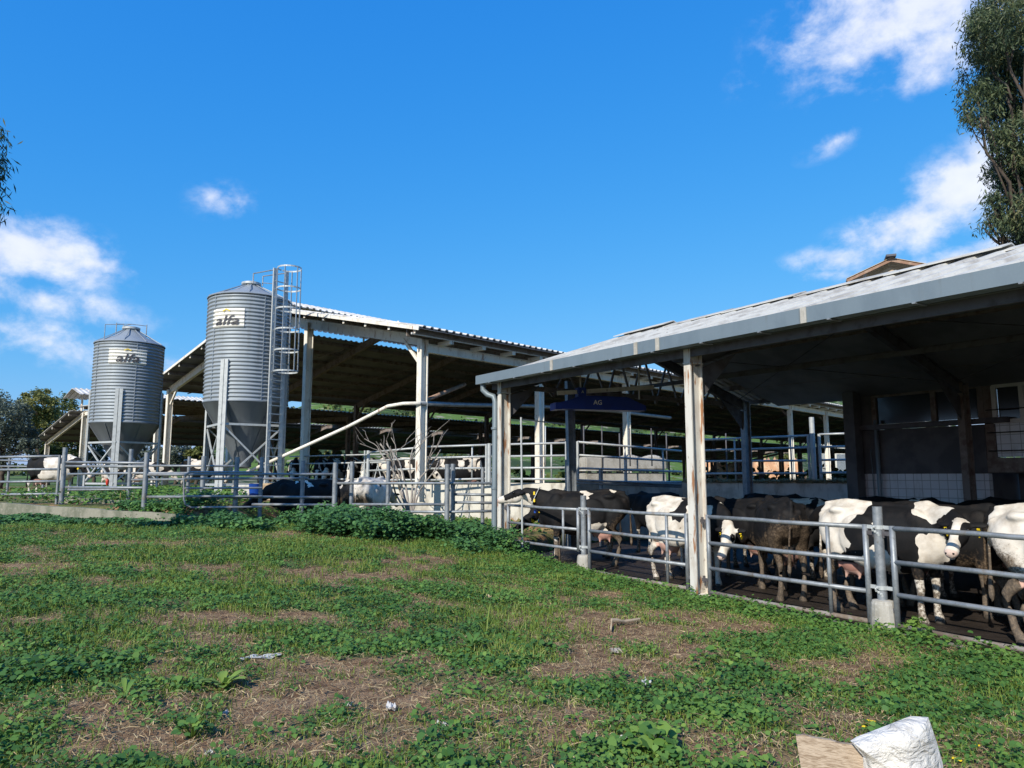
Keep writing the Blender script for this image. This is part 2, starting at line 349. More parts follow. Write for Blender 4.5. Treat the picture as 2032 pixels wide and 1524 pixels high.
def HT(x, y, fine=True):
    x = np.ravel(np.asarray(x, float)); y = np.ravel(np.asarray(y, float))
    h = np.clip(front(np.clip(x, -22, 12), np.clip(y, -4, 24)), -.3, 1.4)
    yk = np.interp(x, [-24,-16,-7.6,-6.6], [21.5,20.3,17.45,18.6]); h = h+(1.15-h)*ss(-.05, np.where(x < -7.2, .25, 2.0), y-yk)
    wp = ss(-7.6, -6.2, x)*(1-ss(2, 3, x))*ss(17.7, 18.5, y)*(1-ss(-.3, .1, y-wally(x)))
    h = h+(.35-h)*wp
    s = x*dv.x+y*dv.y; p = x*nv.x+y*nv.y
    ins = ss(8.62, 8.9, p)*(1-ss(-.1, .2, s-15.0-np.clip(p-8.8, 0, 5)*.6))*(1-ss(-.3, .1, y-wally(x)))
    h = h+(-.35-h)*ins
    dist = np.hypot(x, y); az = np.where(y > 1, x/np.maximum(y, 1), 0)
    cc = (x-K0.x)*e2.x+(y-K0.y)*e2.y
    hill = ss(42, 190, cc)*(y > 20)*(.05+.95*ss(-.5, -.22, az))*(25+9*(fbm2(x, y, .012, 5)-.5)+34*ss(-.2,.5,az))
    h = h+hill
    if fine:
        near = 1-ss(25, 40, dist)
        h = h+near*(1-ins)*((fbm2(x, y, 1.1, 3)-.5)*.10+(fbm2(x, y, 5, 9)-.5)*.035)
    return h
def proj(x, y, z):
    z = z-CAMZ; dep = y*math.cos(PITCH)+z*math.sin(PITCH); up = z*math.cos(PITCH)-y*math.sin(PITCH); dep = np.maximum(dep, .1)
    return 1016+FPX*x/dep, 762-FPX*up/dep
BROWN = [(330,1440,270,38,1),(740,1118,190,22,1),(1330,1235,210,50,1),(1040,1465,280,50,1),(420,1212,260,18,.7),(640,1385,140,25,.9),(20,1032,60,14,1),
 (1150,1335,160,32,.8),(560,1312,70,20,.9),(1620,1335,190,30,.8),(880,1238,150,22,.8),(1720,1460,190,30,.6),(430,1108,180,12,.6),(560,1500,150,22,.7),(120,1075,120,10,.6)]
GREEN = [(150,1335,270,60,1),(330,1165,300,30,.8),(1470,1330,130,40,1),(700,1445,110,40,.9),(950,1265,110,30,.9),(1920,1350,220,50,1),(1120,1120,230,30,1),
 (1400,1190,180,20,.9),(760,1070,280,25,1),(180,1035,300,16,1),(1310,1490,90,30,.8),(90,1185,230,40,.8),(840,1340,160,30,.6),(60,1480,120,40,.7),(1880,1470,160,40,.9),(1680,1270,300,30,.8)]
def green(x, y, z):
    px, py = proj(x, y, z); wx = (fbm2(x, y, .45, 71, 3)-.5); wy = (fbm2(x, y, .45, 73, 3)-.5); px = px+wx*420; py = py+wy*110; g = .66+(fbm2(x, y, .7, 21, 4)-.5)*1.7+(fbm2(x, y, 2.6, 29, 3)-.5)*2.0+(fbm2(x, y, 8.0, 37, 2)-.5)*1.1
    for a, b, rx, ry, w in BROWN: g = g-.46*w*np.exp(-((px-a)/rx)**2-((py-b)/ry)**2)
    for a, b, rx, ry, w in GREEN: g = g+.34*w*np.exp(-((px-a)/rx)**2-((py-b)/ry)**2)
    return np.clip(g, 0, 1)

# ------------------------------------------------------------------ ground sheet
def axis(lo, hi, st, far, g=1.16):
    a = list(np.arange(lo, hi+1e-6, st)); s = st
    while a[-1] < far: s *= g; a.append(a[-1]+s)
    s = st; b = [a[0]]
    while b[-1] > -far: s *= g; b.append(b[-1]-s)
    return np.array(b[:0:-1]+a)
gx = axis(-22, 13, .16, 1300); gy = axis(1, 27, .16, 1300)
GX, GY = np.meshgrid(gx, gy, indexing='ij'); hz = HT(GX, GY)
V = np.stack([GX.ravel(), GY.ravel(), hz], 1); nx_, ny_ = len(gx), len(gy)
I = (np.arange(nx_-1)[:,None]*ny_+np.arange(ny_-1)[None]).ravel(); F = np.stack([I, I+ny_, I+ny_+1, I+1], 1)
mg = mat('field_soil', (.1,.07,.05), .95, spec=.15); tg = mg.node_tree
g_gr = attr(mg, 'tint'); soil = mixc(tg, rng(mg, noise(mg, 7, coord='World'), .35, .65), (.17,.095,.052), (.33,.215,.125))
soil = mixc(tg, rng(mg, noise(mg, 60, coord='World', stretch=(1,1.6,1)), .5, .7, 0, .7), soil, (.27,.19,.12))
grn = mixc(tg, rng(mg, noise(mg, 25, coord='World'), .4, .65), (.05,.09,.022), (.12,.17,.045))
farm = mixc(tg, rng(mg, noise(mg, .05, coord='World', detail=8), .45, .58), (.10,.17,.035), (.04,.065,.025))
farm = mixc(tg, rng(mg, noise(mg, .3, coord='World', detail=8), .56, .64), farm, (.30,.27,.20))
gsel = rng(mg, g_gr, .25, .85, 0, .85); base = mixc(tg, gsel, soil, grn)
gm = N(tg, 'ShaderNodeNewGeometry'); sy = N(tg, 'ShaderNodeSeparateXYZ'); tg.links.new(gm.outputs['Position'], sy.inputs[0])
setc(mg, mixc(tg, rng(mg, sy.outputs[1], 48, 60), base, farm)); bump(mg, noise(mg, 40, coord='World'), .9, .03)
gg = green(V[:,0], V[:,1], V[:,2]); ground = npmesh('ground', V, F, mg, gg, smooth=True); struct(ground)

# shed floor slab
fl = MB(); poly = [S(-8,8.58), S(15.15,8.58), S(15.6,10.5), WALL[1]+Vector((0,.15,0)), WALL[2]+Vector((0,.15,0)), WALL[3]+Vector((0,.15,0)), S(-8,24)]
nP = len(poly); fl.add([v+UP*-.6 for v in poly]+[v for v in poly], [tuple(range(nP, 2*nP)), tuple(range(nP))[::-1]]+[(i, (i+1) % nP, nP+(i+1) % nP, nP+i) for i in range(nP)])
struct(fl.build('shed_floor', M['mud']))
kb = MB(); kb.box(S(3.5, 8.66, -.04), (23.2, .20, .12), (dv, nv, UP)); k_ = kb.build('concrete_kerb', M['kerb'], bevel=.015); struct(k_)

# ------------------------------------------------------------------ corrugated sheets
def sheet(mb, O, A, Sv, pitch=.22, amp=.03, thick=.012):
    L = A.length; a = A.normalized(); Nn = a.cross(Sv).normalized()
    if Nn.z < 0: Nn = -Nn
    xs = []; k = 0
    while k*pitch < L:
        for f, h in ((0,0),(.5,0),(.62,1),(.88,1)):
            x = (k+f)*pitch
            if x <= L: xs.append((x, h*amp))
        k += 1
    xs.append((L, 0)); m = len(xs); vs = []
    for e in (0, 1):
        for t in (0, -thick): vs += [O+a*x+Sv*e+Nn*(h+t) for x, h in xs]
    # layers: 0 low-top,1 low-bottom,2 high-top,3 high-bottom
    fs = []
    for i in range(m-1):
        fs += [(i, i+1, 2*m+i+1, 2*m+i), (m+i, 3*m+i, 3*m+i+1, m+i+1), (i, m+i, m+i+1, i+1), (2*m+i, 2*m+i+1, 3*m+i+1, 3*m+i)]
    fs += [(0, 2*m, 3*m, m), (m-1, 2*m-1, 4*m-1, 3*m-1)]
    return mb.add(vs, fs)

# ================================================================== CATTLE SHED (right)
shed = thing('cattle_shed', 'low open cattle shed with grey gutter and rusty cream columns in the right half', 'cattle shed', S(5,8.77,0))
ZE, ZR, PF, PR, PB = 4.19, 5.67, 8.50, 12.9, 17.75; S0, S1 = -8.0, 15.45
rib = MB(); sheet(rib, S(S0,PF,ZE), dv*(S1-S0), nv*(PR-PF)+UP*(ZR-ZE), .46, .085); rib.build('front_roof_sheet', M['roof_top'], shed)
rib = MB(); sheet(rib, S(S0,PB,ZE-.14), dv*(S1-S0), nv*(PR-PB)+UP*(ZR-ZE+.14), .24, .045); rib.build('rear_roof_sheet', M['roof_top'], shed)
# lining boards under the sheets (the grey ceiling one sees)
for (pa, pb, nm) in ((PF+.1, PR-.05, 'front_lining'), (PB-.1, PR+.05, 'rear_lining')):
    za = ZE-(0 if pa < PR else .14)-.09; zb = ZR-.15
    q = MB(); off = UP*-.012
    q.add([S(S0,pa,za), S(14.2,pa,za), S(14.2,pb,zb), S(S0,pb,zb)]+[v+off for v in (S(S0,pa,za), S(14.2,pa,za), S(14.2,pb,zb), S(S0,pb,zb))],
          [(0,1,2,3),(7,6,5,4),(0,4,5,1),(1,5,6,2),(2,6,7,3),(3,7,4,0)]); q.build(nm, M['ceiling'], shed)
rc = MB()
for k in range(12):
    a = S0+k*1.95; h_ = ZR+.05+.03*(k % 2)+.015*(k % 3); rc.prism([(-.34,-.07),(0,.05),(.34,-.07),(.34,-.05),(0,.075),(-.34,-.05)], S(a, PR, h_), S(min(a+2.0, S1), PR, h_-.03), nv, UP)
rc.build('ridge_cap', M['roof_top'], shed)
gt = MB(); zt, zb = ZE+.11, ZE-.10
gt.prism([(0,0),(0,zt-zb),(.02,zt-zb),(.02,.02),(.20,.02),(.20,zt-zb-.03),(.22,zt-zb-.03),(.22,0)], S(S0,8.30,zb), S(15.45,8.30,zb), nv, UP)
gt.box(S(15.455,8.41,zb+.10), (.012,.22,.20), (dv,nv,UP))
G = gt.build('gutter', M['gutter'], shed)
jt = MB()
jt = None
for s_ in (12.2, 9.6, 9.05, 6.2, 3.2, .2): jt = MB(); jt.box(S(s_, 8.297, zb+.105), (.09,.012,.215), (dv,nv,UP)); jt.build('gutter_joint', M['concrete'], G)
for k_ in range(20):
    q = MB(); q.box(S(-6.5+1.12*k_, 8.41, zb-.012), (.04,.26,.018), (dv,nv,UP)); q.build('gutter_bracket', M['galv'], G)
bf = MB(); bf.box(S(3.6, 8.66, ZE-.13), (23.3,.04,.20), (dv,nv,UP)); bf.build('eave_beam', M['dark_steel'], shed)
dp = MB(); dp.tube([S(15.3,8.42,zb+.02), S(15.3,8.42,zb-.14), S(15.22,8.5,zb-.25), S(15.10,8.60,zb-.30), S(15.06,8.62,zb-.42), S(15.06,8.60,.05)], .068, 12)
for z in (3.0, 1.6): dp.tube([S(15.06,8.60,z), S(15.06,8.60,z+.05)], .078, 12)
dp.build('downpipe', M['gutter'], shed, smooth='auto')
FR = [14.9, 8.72, 2.54, -3.64]
for s_ in FR:
    c = MB(); c.ibeam(S(s_,8.77,-.05), S(s_,8.77,ZE-.04), .27, .15, nv, .022); c.box(S(s_,8.77,ZE-.33), (.17,.30,.02), (dv,nv,UP))
    col = c.build('column', M['col_near'], shed)
    bp = MB(); bp.box(S(s_,8.77,.03), (.26,.36,.03), (dv,nv,UP)); bp.build('base_plate', M['white_rust'], col)
    c = MB(); c.ibeam(S(s_,17.05,-.05), S(s_,17.05,ZE-.1), .27, .15, nv, .022); c.build('rear_column', M['galv'] if s_ == 14.9 else M['brown_steel'], shed)
    for (p0, sg) in ((8.77, 1), (17.05, -1)):
        r = MB(); r.ibeam(S(s_,p0,ZE-.25), S(s_,PR,ZR-.32), .26, .13, UP, .02)
        r.prism([(0,0),(.9,.33),(.0,-.55)], S(s_-.012,p0+sg*.12,ZE-.40), S(s_+.012,p0+sg*.12,ZE-.40), nv*sg, UP); r.build('rafter', M['dark_steel'], shed)
c = MB(); c.ibeam(at(1136,952,18.6)-UP*1.7, at(1130,757,18.6), .22, .12, nv, .02); c.build('gable_column', M['galv'], shed)
for k in range(5):
    f = (k+.3)/4.6
    for (pa, pb) in ((PF, PR), (PB, PR)):
        p = pa+(pb-pa)*f; z = ZE+(ZR-ZE)*f-.17
        q = MB(); q.box(S((S0+S1)/2, p, z), (S1-S0-.1, .06, .13), (dv,nv,UP)); q.build('purlin', M['brown_steel'] if k in (1,3) else M['dark_steel'], shed)
for s_ in (11.8, 5.6, -.5):
    for (a, b, pa, pb) in ((-3,3,9.2,12.4), (3,-3,9.2,12.4), (-3,3,13.4,16.6), (3,-3,13.4,16.6)):
        def zz(p): return ZE+(ZR-ZE)*(1-abs(p-PR)/(PR-PF))-.34
        q = MB(); q.tube([S(s_+a,pa,zz(pa)), S(s_+b,pb,zz(pb))], .012, 5); q.build('bracing_rod', M['dark_steel'], shed)
q = MB(); q.box(S(3.5,12.9,4.25), (23,.07,.09), (dv,nv,UP)); q.build('tie_beam', M['dark_steel'], shed)
# gable truss and the ragged sheet at the far end
def ztp(p): return ZE+(ZR-ZE)*(1-abs(p-PR)/(PR-PF))-.32
q = MB()
q.bar(S(15.0,9.0,ztp(9)+.0), S(15.0,16.9,ztp(16.9)), .07, .12)
for k in range(9):
    p = 9.4+k*.85; q.bar(S(15.0,p,ZE-.32), S(15.0,p+.42,ztp(p+.42)), .04, .05); q.bar(S(15.0,p+.85,ZE-.32), S(15.0,p+.42,ztp(p+.42)), .04, .05)
q.build('gable_truss', M['brown_steel'], shed)
for o in shed.children_recursive:
    for v in o.data.vertices:
        s_ = v.co.dot(dv)
        if v.co.z > 3: v.co.z += .0176*(s_-15)
# raised ridge vent on the shed roof beyond the ridge (right)
vn = thing('roof_vent', 'small gabled vent with brown rafters poking above the shed roof under the right cloud', 'roof vent', at(1770,560,19))
vc = at(1769,560,17.5); va, vb = dv, nv
vx = Vector((.93,-.36,0)).normalized(); vy = Vector((.36,.93,0)).normalized()
zt = at(1765,515,17.5).z
for sg in (-1, 1):
    q = MB(); sheet(q, vc+vx*(sg*1.0 if sg < 0 else 1.35)+UP*(zt-.42-vc.z)-vy*.2, vy*3, vx*(-sg*(1.0 if sg < 0 else 1.35))+UP*.42, .2, .02); q.build('vent_roof_sheet', M['cardboard'], vn)
    for t in (0, 1.4, 2.8):
        q = MB(); L = 1.0 if sg < 0 else 1.35
        q.bar(vc+vx*(sg*L)+vy*(t-.15)+UP*(zt-.48-vc.z), vc+vy*(t-.15)+UP*(zt-.06-vc.z), .05, .07); q.build('vent_rafter', M['rust_pipe'], vn)
q = MB(); q.prism([(-.5,-.25),(.5,-.25),(0,0)], vc+UP*(zt-.18-vc.z)+vy*.05, vc+UP*(zt-.18-vc.z)+vy*.1, vx, UP); q.build('vent_gable_board', M['cardboard'], vn)
for sg in (-.55,.55):
    q = MB(); q.box(vc+vx*sg+UP*(zt-.8-vc.z)+vy*.3, (.07,.07,1.2), (vx,vy,UP)); q.build('vent_post', M['white_rust'], vn)
q = MB(); q.box(vc+UP*(zt+.03-vc.z)+vy*1.2, (.22,3,.05), (vx,vy,UP)); q.build('vent_cap', M['dark_steel'], vn)

# gates and posts along the shed front
def shed_gate(name, label, sa, sb, zs, vert, lift=0, grp='steel gates along the shed front'):
    g = thing(name, label, 'gate', S((sa+sb)/2, 8.77, 0), grp)
    for i, z in enumerate(zs):
        q = MB(); q.tube([S(sa,8.77,z), S(sa*.6+sb*.4,8.77-.008*(i % 2),z-.012+.004*i), S((sa+sb)/2,8.77,z-.010), S(sb,8.77,z)], .031, 10); q.build('rail', M['galv'] if i or len(zs) < 4 else M['dirty_rail'], g, smooth=True)
    for s_ in (sa, sb):
        q = MB(); q.tube([S(s_,8.77,zs[0]-.04), S(s_,8.77,zs[-1]+.03)], .036, 10); q.build('end_upright', M['galv'], g, smooth=True)
    for s_ in vert:
        q = MB(); q.tube([S(s_,8.77,zs[0]), S(s_,8.77,zs[-1])], .028, 10); q.build('upright', M['galv'], g, smooth=True)
    for s_, sg in ((sa, 1), (sb, -1)):
        for z in (zs[0]+.18, zs[-1]-.07):
            q = MB(); q.bar(S(s_+sg*.03,8.77,z), S(s_+sg*.15,8.77,z), .04, .05); q.tube([S(s_+sg*.12,8.77,z-.05), S(s_+sg*.12,8.77,z+.06)], .022, 8); q.build('hinge', M['dark_steel'], g)
    return g
ZS = (.09,.46,.85,1.26)
shed_gate('steel_gate', 'four-rail steel gate between the pipe post and the near rusty column, pink udder behind', 11.62, 8.98, ZS, [9.45])
shed_gate('steel_gate', 'long four-rail steel gate right of the near rusty column, white-faced cow looking through', 8.50, 5.80, ZS, [6.35])
shed_gate('steel_gate', 'nearest four-rail steel gate at the right edge, yellow ear tags behind it', 5.44, 2.75, ZS, [])
shed_gate('steel_gate', 'short steel gate beside the far corner column and downpipe, farthest of the shed gates', 14.70, 11.98, (.46,.85,1.24), [12.5])
for s_, lb in ((5.62, 'thick grey pipe post with chain clamps on a concrete footing between the two nearest gates'), (11.8, 'grey pipe post on a round concrete footing left of the pink udder')):
    g = thing('gate_post', lb, 'post', S(s_,8.77,0), 'pipe posts along the shed front')
    q = MB(); q.tube([S(s_,8.77,.2), S(s_,8.77,1.52)], .058, 16); q.build('post', M['galv'], g, smooth='auto')
    q = MB(); q.lathe(S(s_,8.77,-.05), [(.15,0),(.15,.18),(.135,.38),(.12,.42),(.058,.43)], 16, True); q.build('footing', M['concrete'], g)
    for z in (.50, 1.24):
        q = MB(); q.lathe(S(s_,8.77,z), [(.066,0),(.07,.0),(.07,.05),(.066,.05)], 14); q.bar(S(s_-.16,8.77,z+.025), S(s_+.16,8.77,z+.025), .02, .045)
        for k in range(6): q.ell(S(s_+.03*math.sin(k), 8.68+.01*k, z+.03-.02*k), (.02,.012,.02), n=6, m=4)
        q.build('clamp', M['galv_light'], g)
q = MB(); a_ = at(1037,1096,16.4); q.tube([Vector((a_.x,a_.y,.0)), at(1034,828,16.4)], .022, 8); q.bar(at(1034,832,16.4), at(1120,842,18.2), .03, .03)
tag(q.build('thin_pole', M['galv_light'], smooth='auto'), 'thin white upright pole in front of the farthest shed gate', 'pole')

# milking parlour building at the back of the shed
PW = 17.45
par = thing('milking_parlour', 'tiled milking parlour building with dark board band at the back right of the shed', 'building', S(5,PW,0))
def wallbox(mb, s0, s1, z0, z1, p0=PW, t=.15): mb.box(S((s0+s1)/2, p0+t/2, (z0+z1)/2), (abs(s1-s0), t, z1-z0), (dv,nv,UP))
def uvwall(o):
    me = o.data; uv = me.uv_layers.new(name='UVMap')
    for l in me.loops:
        c = me.vertices[l.vertex_index].co; w = c; uv.data[l.index].uv = (w.x*dv.x+w.y*dv.y+.001*w.z, w.z)
q = MB(); wallbox(q, 11.6, 8.5, 0, 1.96); uvwall(q.build('tiled_wall', M['tile'], par))
q = MB(); wallbox(q, 11.6, 8.5, 1.96, 3.05, PW-.03, .18); q.build('dark_board_wall', M['darkpanel'], par)
q = MB(); q.box(S(11.62, PW+1.6, 1.5), (.12,3.4,3.0), (dv,nv,UP)); uvwall(q.build('side_wall', M['tile'], par))
q = MB(); q.box(S(9.8, PW-.10, 3.12), (3.7,.2,.12), (dv,nv,UP)); q.build('ledge', M['dark_steel'], par)
q = MB(); wallbox(q, 11.6, 11.1, 3.05, 4.0); wallbox(q, 11.1, 8.5, 3.92, 4.0); wallbox(q, 8.5, -8, 3.9, 4.0); q.build('upper_wall', M['darkpanel'], par)
w = MB()
for s_ in (11.1, 9.6, 8.55): w.box(S(s_,PW+.02,3.55), (.12,.09,.75), (dv,nv,UP))
w.box(S(9.82,PW+.02,3.9), (2.6,.08,.06), (dv,nv,UP)); wf = w.build('window', M['brown_steel'], par)
q = MB(); wallbox(q, 11.05, 8.6, 3.2, 3.88, PW+.03, .01); q.build('pane', M['glass'], wf)
q = MB(); wallbox(q, 8.28, 6.9, 2.32, 3.05); uvwall(q.build('tiled_wall', M['tile'], par))
w = MB()
for s_ in (8.25, 7.7, 6.9): w.box(S(s_,PW-.02,3.48), (.09,.09,.8), (dv,nv,UP))
w.box(S(7.57,PW-.02,3.09), (1.42,.1,.09), (dv,nv,UP)); w.box(S(7.57,PW-.02,3.87), (1.42,.08,.07), (dv,nv,UP)); wf = w.build('window', M['frame'], par)
q = MB(); wallbox(q, 8.2, 6.95, 3.13, 3.85, PW+.02, .01); q.build('pane', M['glass'], wf)
q = MB(); wallbox(q, 8.5, -8, 1.98, 2.3, PW-.02, .2); wallbox(q, 8.5, 8.3, 2.3, 3.9); wallbox(q, 6.85, -8, 2.3, 3.9); q.build('beam', M['brown_steel'], par)
q = MB(); wallbox(q, 8.45, -8, 0, 1.98, PW+1.2, .1); wallbox(q, 8.6, 8.5, 0, 2.3, PW+.16, 1.2); wallbox(q, 8.45, -8, 1.96, 2.06, PW+.1, 1.3); q.build('inner_wall', M['darkpanel'], par)
for z in (2.45, 2.85, 3.35):
    q = MB(); q.tube([S(8.4,PW-.12,z), S(4,PW-.12,z)], .012, 6); q.build('grille_bar', M['black'], par)
q = MB(); q.tube([S(11.0,PW-.12,3.3), S(11.0,PW-.12,.0)], .05, 10); q.tube([S(11.22,PW-.05,2.6), S(11.2,PW-.05,1.5), S(11.25,PW-.05,0)], .014, 6); q.build('pipe', M['gutter'], par, smooth=True)
q = MB(); q.box(S(11.55,PW-.25,2.1), (.3,.3,3.9), (dv,nv,UP)); q.build('corner_pillar', M['darkpanel'], par)

# blue fan hung in the shed
fan = thing('barn_fan', 'blue wedge-shaped fan housing hung under the far end of the shed roof', 'fan', at(1200,800,17.5))
D_ = 17.5; fx = Vector((.97,.24,0)).normalized(); fy = Vector((-.24,.97,0)).normalized()
fo = at(1107,811,D_)
prof = [(0,.0),(0,.14),(.35,.24),(.60,.33),(1.0,.34),(1.8,.33),(2.3,.12),(2.3,0)]
q = MB(); q.prism(prof, fo, fo+fy*.42, fx, UP); q.build('housing', M['blue'], fan, bevel=.012)
q = MB(); q.box(fo+fx*.02+fy*.21+UP*.07, (.16,.46,.17), (fx,fy,UP)); q.build('end_cap', M['blue'], fan)
q = MB(); q.box(fo+fx*.65+fy*.2+UP*.43, (.20,.26,.22), (fx,fy,UP)); q.build('bracket', M['blue'], fan)
q = MB(); q.bar(fo+fx*.05+fy*.2+UP*.40, fo+fx*2.6+fy*.2+UP*.62, .06, .1); q.tube([fo+fx*.65+fy*.2+UP*.5, fo+fx*.65+fy*.2+UP*1.0], .02, 6); q.tube([fo+fx*2.2+fy*.2+UP*.3, fo+fx*2.2+fy*.2+UP*1.1], .02, 6); q.build('hanger', M['white_rust'], fan)
def text(body, size, extr, mt, parent, name, fn, shear=0, bold=0, track=1.0, sx=1):
    cu = bpy.data.curves.new('t', 'FONT'); cu.body = body; cu.size = size; cu.extrude = extr; cu.shear = shear; cu.offset = bold; cu.space_character = track
    cu.align_x = 'CENTER'; cu.align_y = 'CENTER'; cu.resolution_u = 3
    o = bpy.data.objects.new('t', cu); COL.objects.link(o); bpy.context.view_layer.update()
    me = bpy.data.meshes.new_from_object(o.evaluated_get(bpy.context.evaluated_depsgraph_get())); COL.objects.unlink(o); bpy.data.objects.remove(o)
    for v in me.vertices: v.co = fn(v.co.x*sx, v.co.y, v.co.z)
    me.name = name; me.materials.clear(); me.materials.append(mt); t = bpy.data.objects.new(name, me); COL.objects.link(t); t.parent = parent; t.matrix_parent_inverse = parent_inv(parent); return t
text('AG', .16, .004, M['white'], fan, 'lettering', lambda x, y, z: fo+fx*(1.02+x)+UP*(.17+y)-fy*(z+.008), bold=.002)
text('A', .09, .004, M['white'], fan, 'lettering', lambda x, y, z: fo+fx*(.65+x)+UP*(.43+y)+fy*(.05-.008-z), bold=.001)

# ================================================================== OPEN BARN (middle) and BARN behind
def barn(name, label, O, La, Wc, zw, zr, bays, inter, gap=1.5, mon=.42, und='roof_under', over=.9):
    """O: function(a,c,z); length La along a, gable 0..Wc across"""
    b = thing(name, label, 'barn', O(0, Wc/2, 1.15)); cr = Wc/2
    sl = (zr-zw)/cr
    def zs(c): return zr-abs(c-cr)*sl
    for sd, cA, cB in ((0, -over, cr-gap*.8), (1, Wc+over, cr+gap*1.3)):
        q = MB(); sheet(q, O(-over,cA,zs(cA)+.12), O(La,cA,0)-O(-over,cA,0), O(0,cB,zs(cB))-O(0,cA,zs(cA)), .30, .05, .03)
        q.build('roof_sheet', M['roof_white'] if und != 'x' else M['roof_top'], b)
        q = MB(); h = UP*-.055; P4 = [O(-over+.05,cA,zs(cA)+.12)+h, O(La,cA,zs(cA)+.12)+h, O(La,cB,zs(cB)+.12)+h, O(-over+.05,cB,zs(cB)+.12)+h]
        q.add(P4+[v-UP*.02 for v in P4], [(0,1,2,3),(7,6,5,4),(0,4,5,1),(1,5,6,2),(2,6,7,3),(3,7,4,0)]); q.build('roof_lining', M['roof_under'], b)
        n = 8
        for k in range(n):
            c = cA+(cB-cA)*(k+.25)/(n-.5); q = MB(); q.bar(O(-over+.1,c,zs(c)-.04), O(La,c,zs(c)-.04), .09, .16); q.build('purlin', M['brown_steel'], b)
            q2 = MB(); q2.box(O(-over+.09,c,zs(c)-.04), (.02,.1,.17), (e1,e2,UP)); q2.build('purlin_end', M['white_rust'], b)
        q = MB(); gs = O(-over,cA,zs(cA)+.04); q.bar(gs, O(-over,cB,zs(cB)+.04), .03, .10); q.build('verge_trim', M['white_rust'], b)
    # raised ridge monitor
    for sg in (-1, 1):
        q = MB(); hw_ = 1.7 if sg < 0 else 3.0; ms_ = .32 if sg < 0 else .12; c0 = cr+sg*hw_; q0 = O(-over-.1,c0,zr+mon-ms_*hw_+.1); sheet(q, q0, O(La,0,0)-O(-over-.1,0,0), O(0,cr,0)-O(0,c0,0)+UP*ms_*hw_, .30, .05, .03); q.build('monitor_sheet', M['roof_white'], b)
        q = MB(); q.bar(O(-over-.1,c0,zr+mon-ms_*hw_), O(-over-.1,cr,zr+mon), .06, .1); q.build('monitor_rafter', M['white_rust'], b)
    for k in range(bays+1):
        a = La*k/bays
        for sg in (-1, 1):
            q = MB(); c = cr+sg*gap*.9; q.bar(O(a,c,zs(c)-.1), O(a,c,zr+mon-.15*gap+.05), .08, .08); q.build('monitor_post', M['white_rust'], b)
            q = MB(); q.ibeam(O(a, cr+sg*cr, zw-.30), O(a, cr, zr-.30), .34, .15, UP, .02)
            q.build('rafter', M['white_rust'] if k == 0 else M['brown_steel'], b)
            q = MB(); q.bar(O(a, cr+sg*(cr-.15), zw-1.0), O(a, cr+sg*(cr-1.0), zw-.32+sl*.9), .08, .10); q.build('knee_brace', M['white_rust'] if k == 0 else M['brown_steel'], b)
        for c in ([0, Wc]+(inter if k == 0 else [])):
            q = MB(); q.ibeam(O(a,c,1.1), O(a,c,zs(c)-.25), .28, .22, e1, .025); q.build('column', M['white_rust'] if (k == 0 or c == 0) else M['brown_steel'], b)
    return b
big = barn('open_barn', 'big open-sided barn with raised ridge roof and white gable beams behind the silos', B, 101, 20, 6.5, 8.75, 18, [6.9, 13.1])
q = MB(); q.ibeam(B(.1,-.02,5.97), B(101,-.02,5.97), .28, .16, UP, .02); q.build('eave_beam', M['white_rust'], big)
q = MB(); q.box(B(50,-.12,6.36), (101.5,.05,.26), (e1,e2,UP)); q.build('soffit_board', M['brown_steel'], big)
q = MB(); q.bar(B(-.9,-.55,6.24), B(101,-.55,6.24), .05, .06); q.build('eave_strip', M['roof_white'], big)
for k in range(27):
    q = MB(); q.box(B(.7+1.45*k,-.30,6.16), (.16,.6,.12), (e1,e2,UP)); q.build('bracket', M['white_rust'], big)
q = MB()
for k in range(6):
    a = 5.7*k+1; q.bar(B(a,20.3,6.15), B(a+4,12,8.0), .04, .04)
q.build('wind_brace', M['brown_steel'], big)
# X braces under near slope
q = MB()
for (a0, a1) in ((.2,5.5),(5.9,11.2)):
    q.tube([B(a0,.5,6.1), B(a1,4.5,7.2)], .02, 5); q.tube([B(a1,.5,6.1), B(a0,4.5,7.2)], .02, 5)
q.build('wind_brace', M['brown_steel'], big)
# barn behind, parallel: far eave near px 80
K1 = K0+e2*41.0
def B3(a, c, z=0): return K1-e2*c+e1*a+UP*z
b3 = thing('rear_barn', 'smaller open barn with raised ridge vent and sloping roof left of the silos', 'barn', B3(0,8,1.15))
def z3(c): return 4.45+min(c, 8)*.205-(max(c-8, 0))*.028
for (c0, c1) in ((-.6, 7.2), (8.8, 20.2)):
    q = MB(); sheet(q, B3(-.7,c0,z3(c0)+.1), e1*105, B3(0,c1,z3(c1))-B3(0,c0,z3(c0)), .3, .05, .03); q.build('roof_sheet', M['roof_top'], b3)
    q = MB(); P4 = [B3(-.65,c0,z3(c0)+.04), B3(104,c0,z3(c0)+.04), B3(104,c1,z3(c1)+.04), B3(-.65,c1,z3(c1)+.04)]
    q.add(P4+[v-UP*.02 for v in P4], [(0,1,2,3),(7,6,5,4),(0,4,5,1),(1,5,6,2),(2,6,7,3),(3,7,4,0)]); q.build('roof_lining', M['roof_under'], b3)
    for k in range(5):
        c = c0+(c1-c0)*(k+.3)/4.6; q = MB(); q.bar(B3(-.6,c,z3(c)-.05), B3(104,c,z3(c)-.05), .09, .14); q.build('purlin', M['brown_steel'], b3)
        q = MB(); q.box(B3(-.62,c,z3(c)-.05), (.02,.1,.16), (e1,e2,UP)); q.build('purlin_end', M['white_rust'], b3)
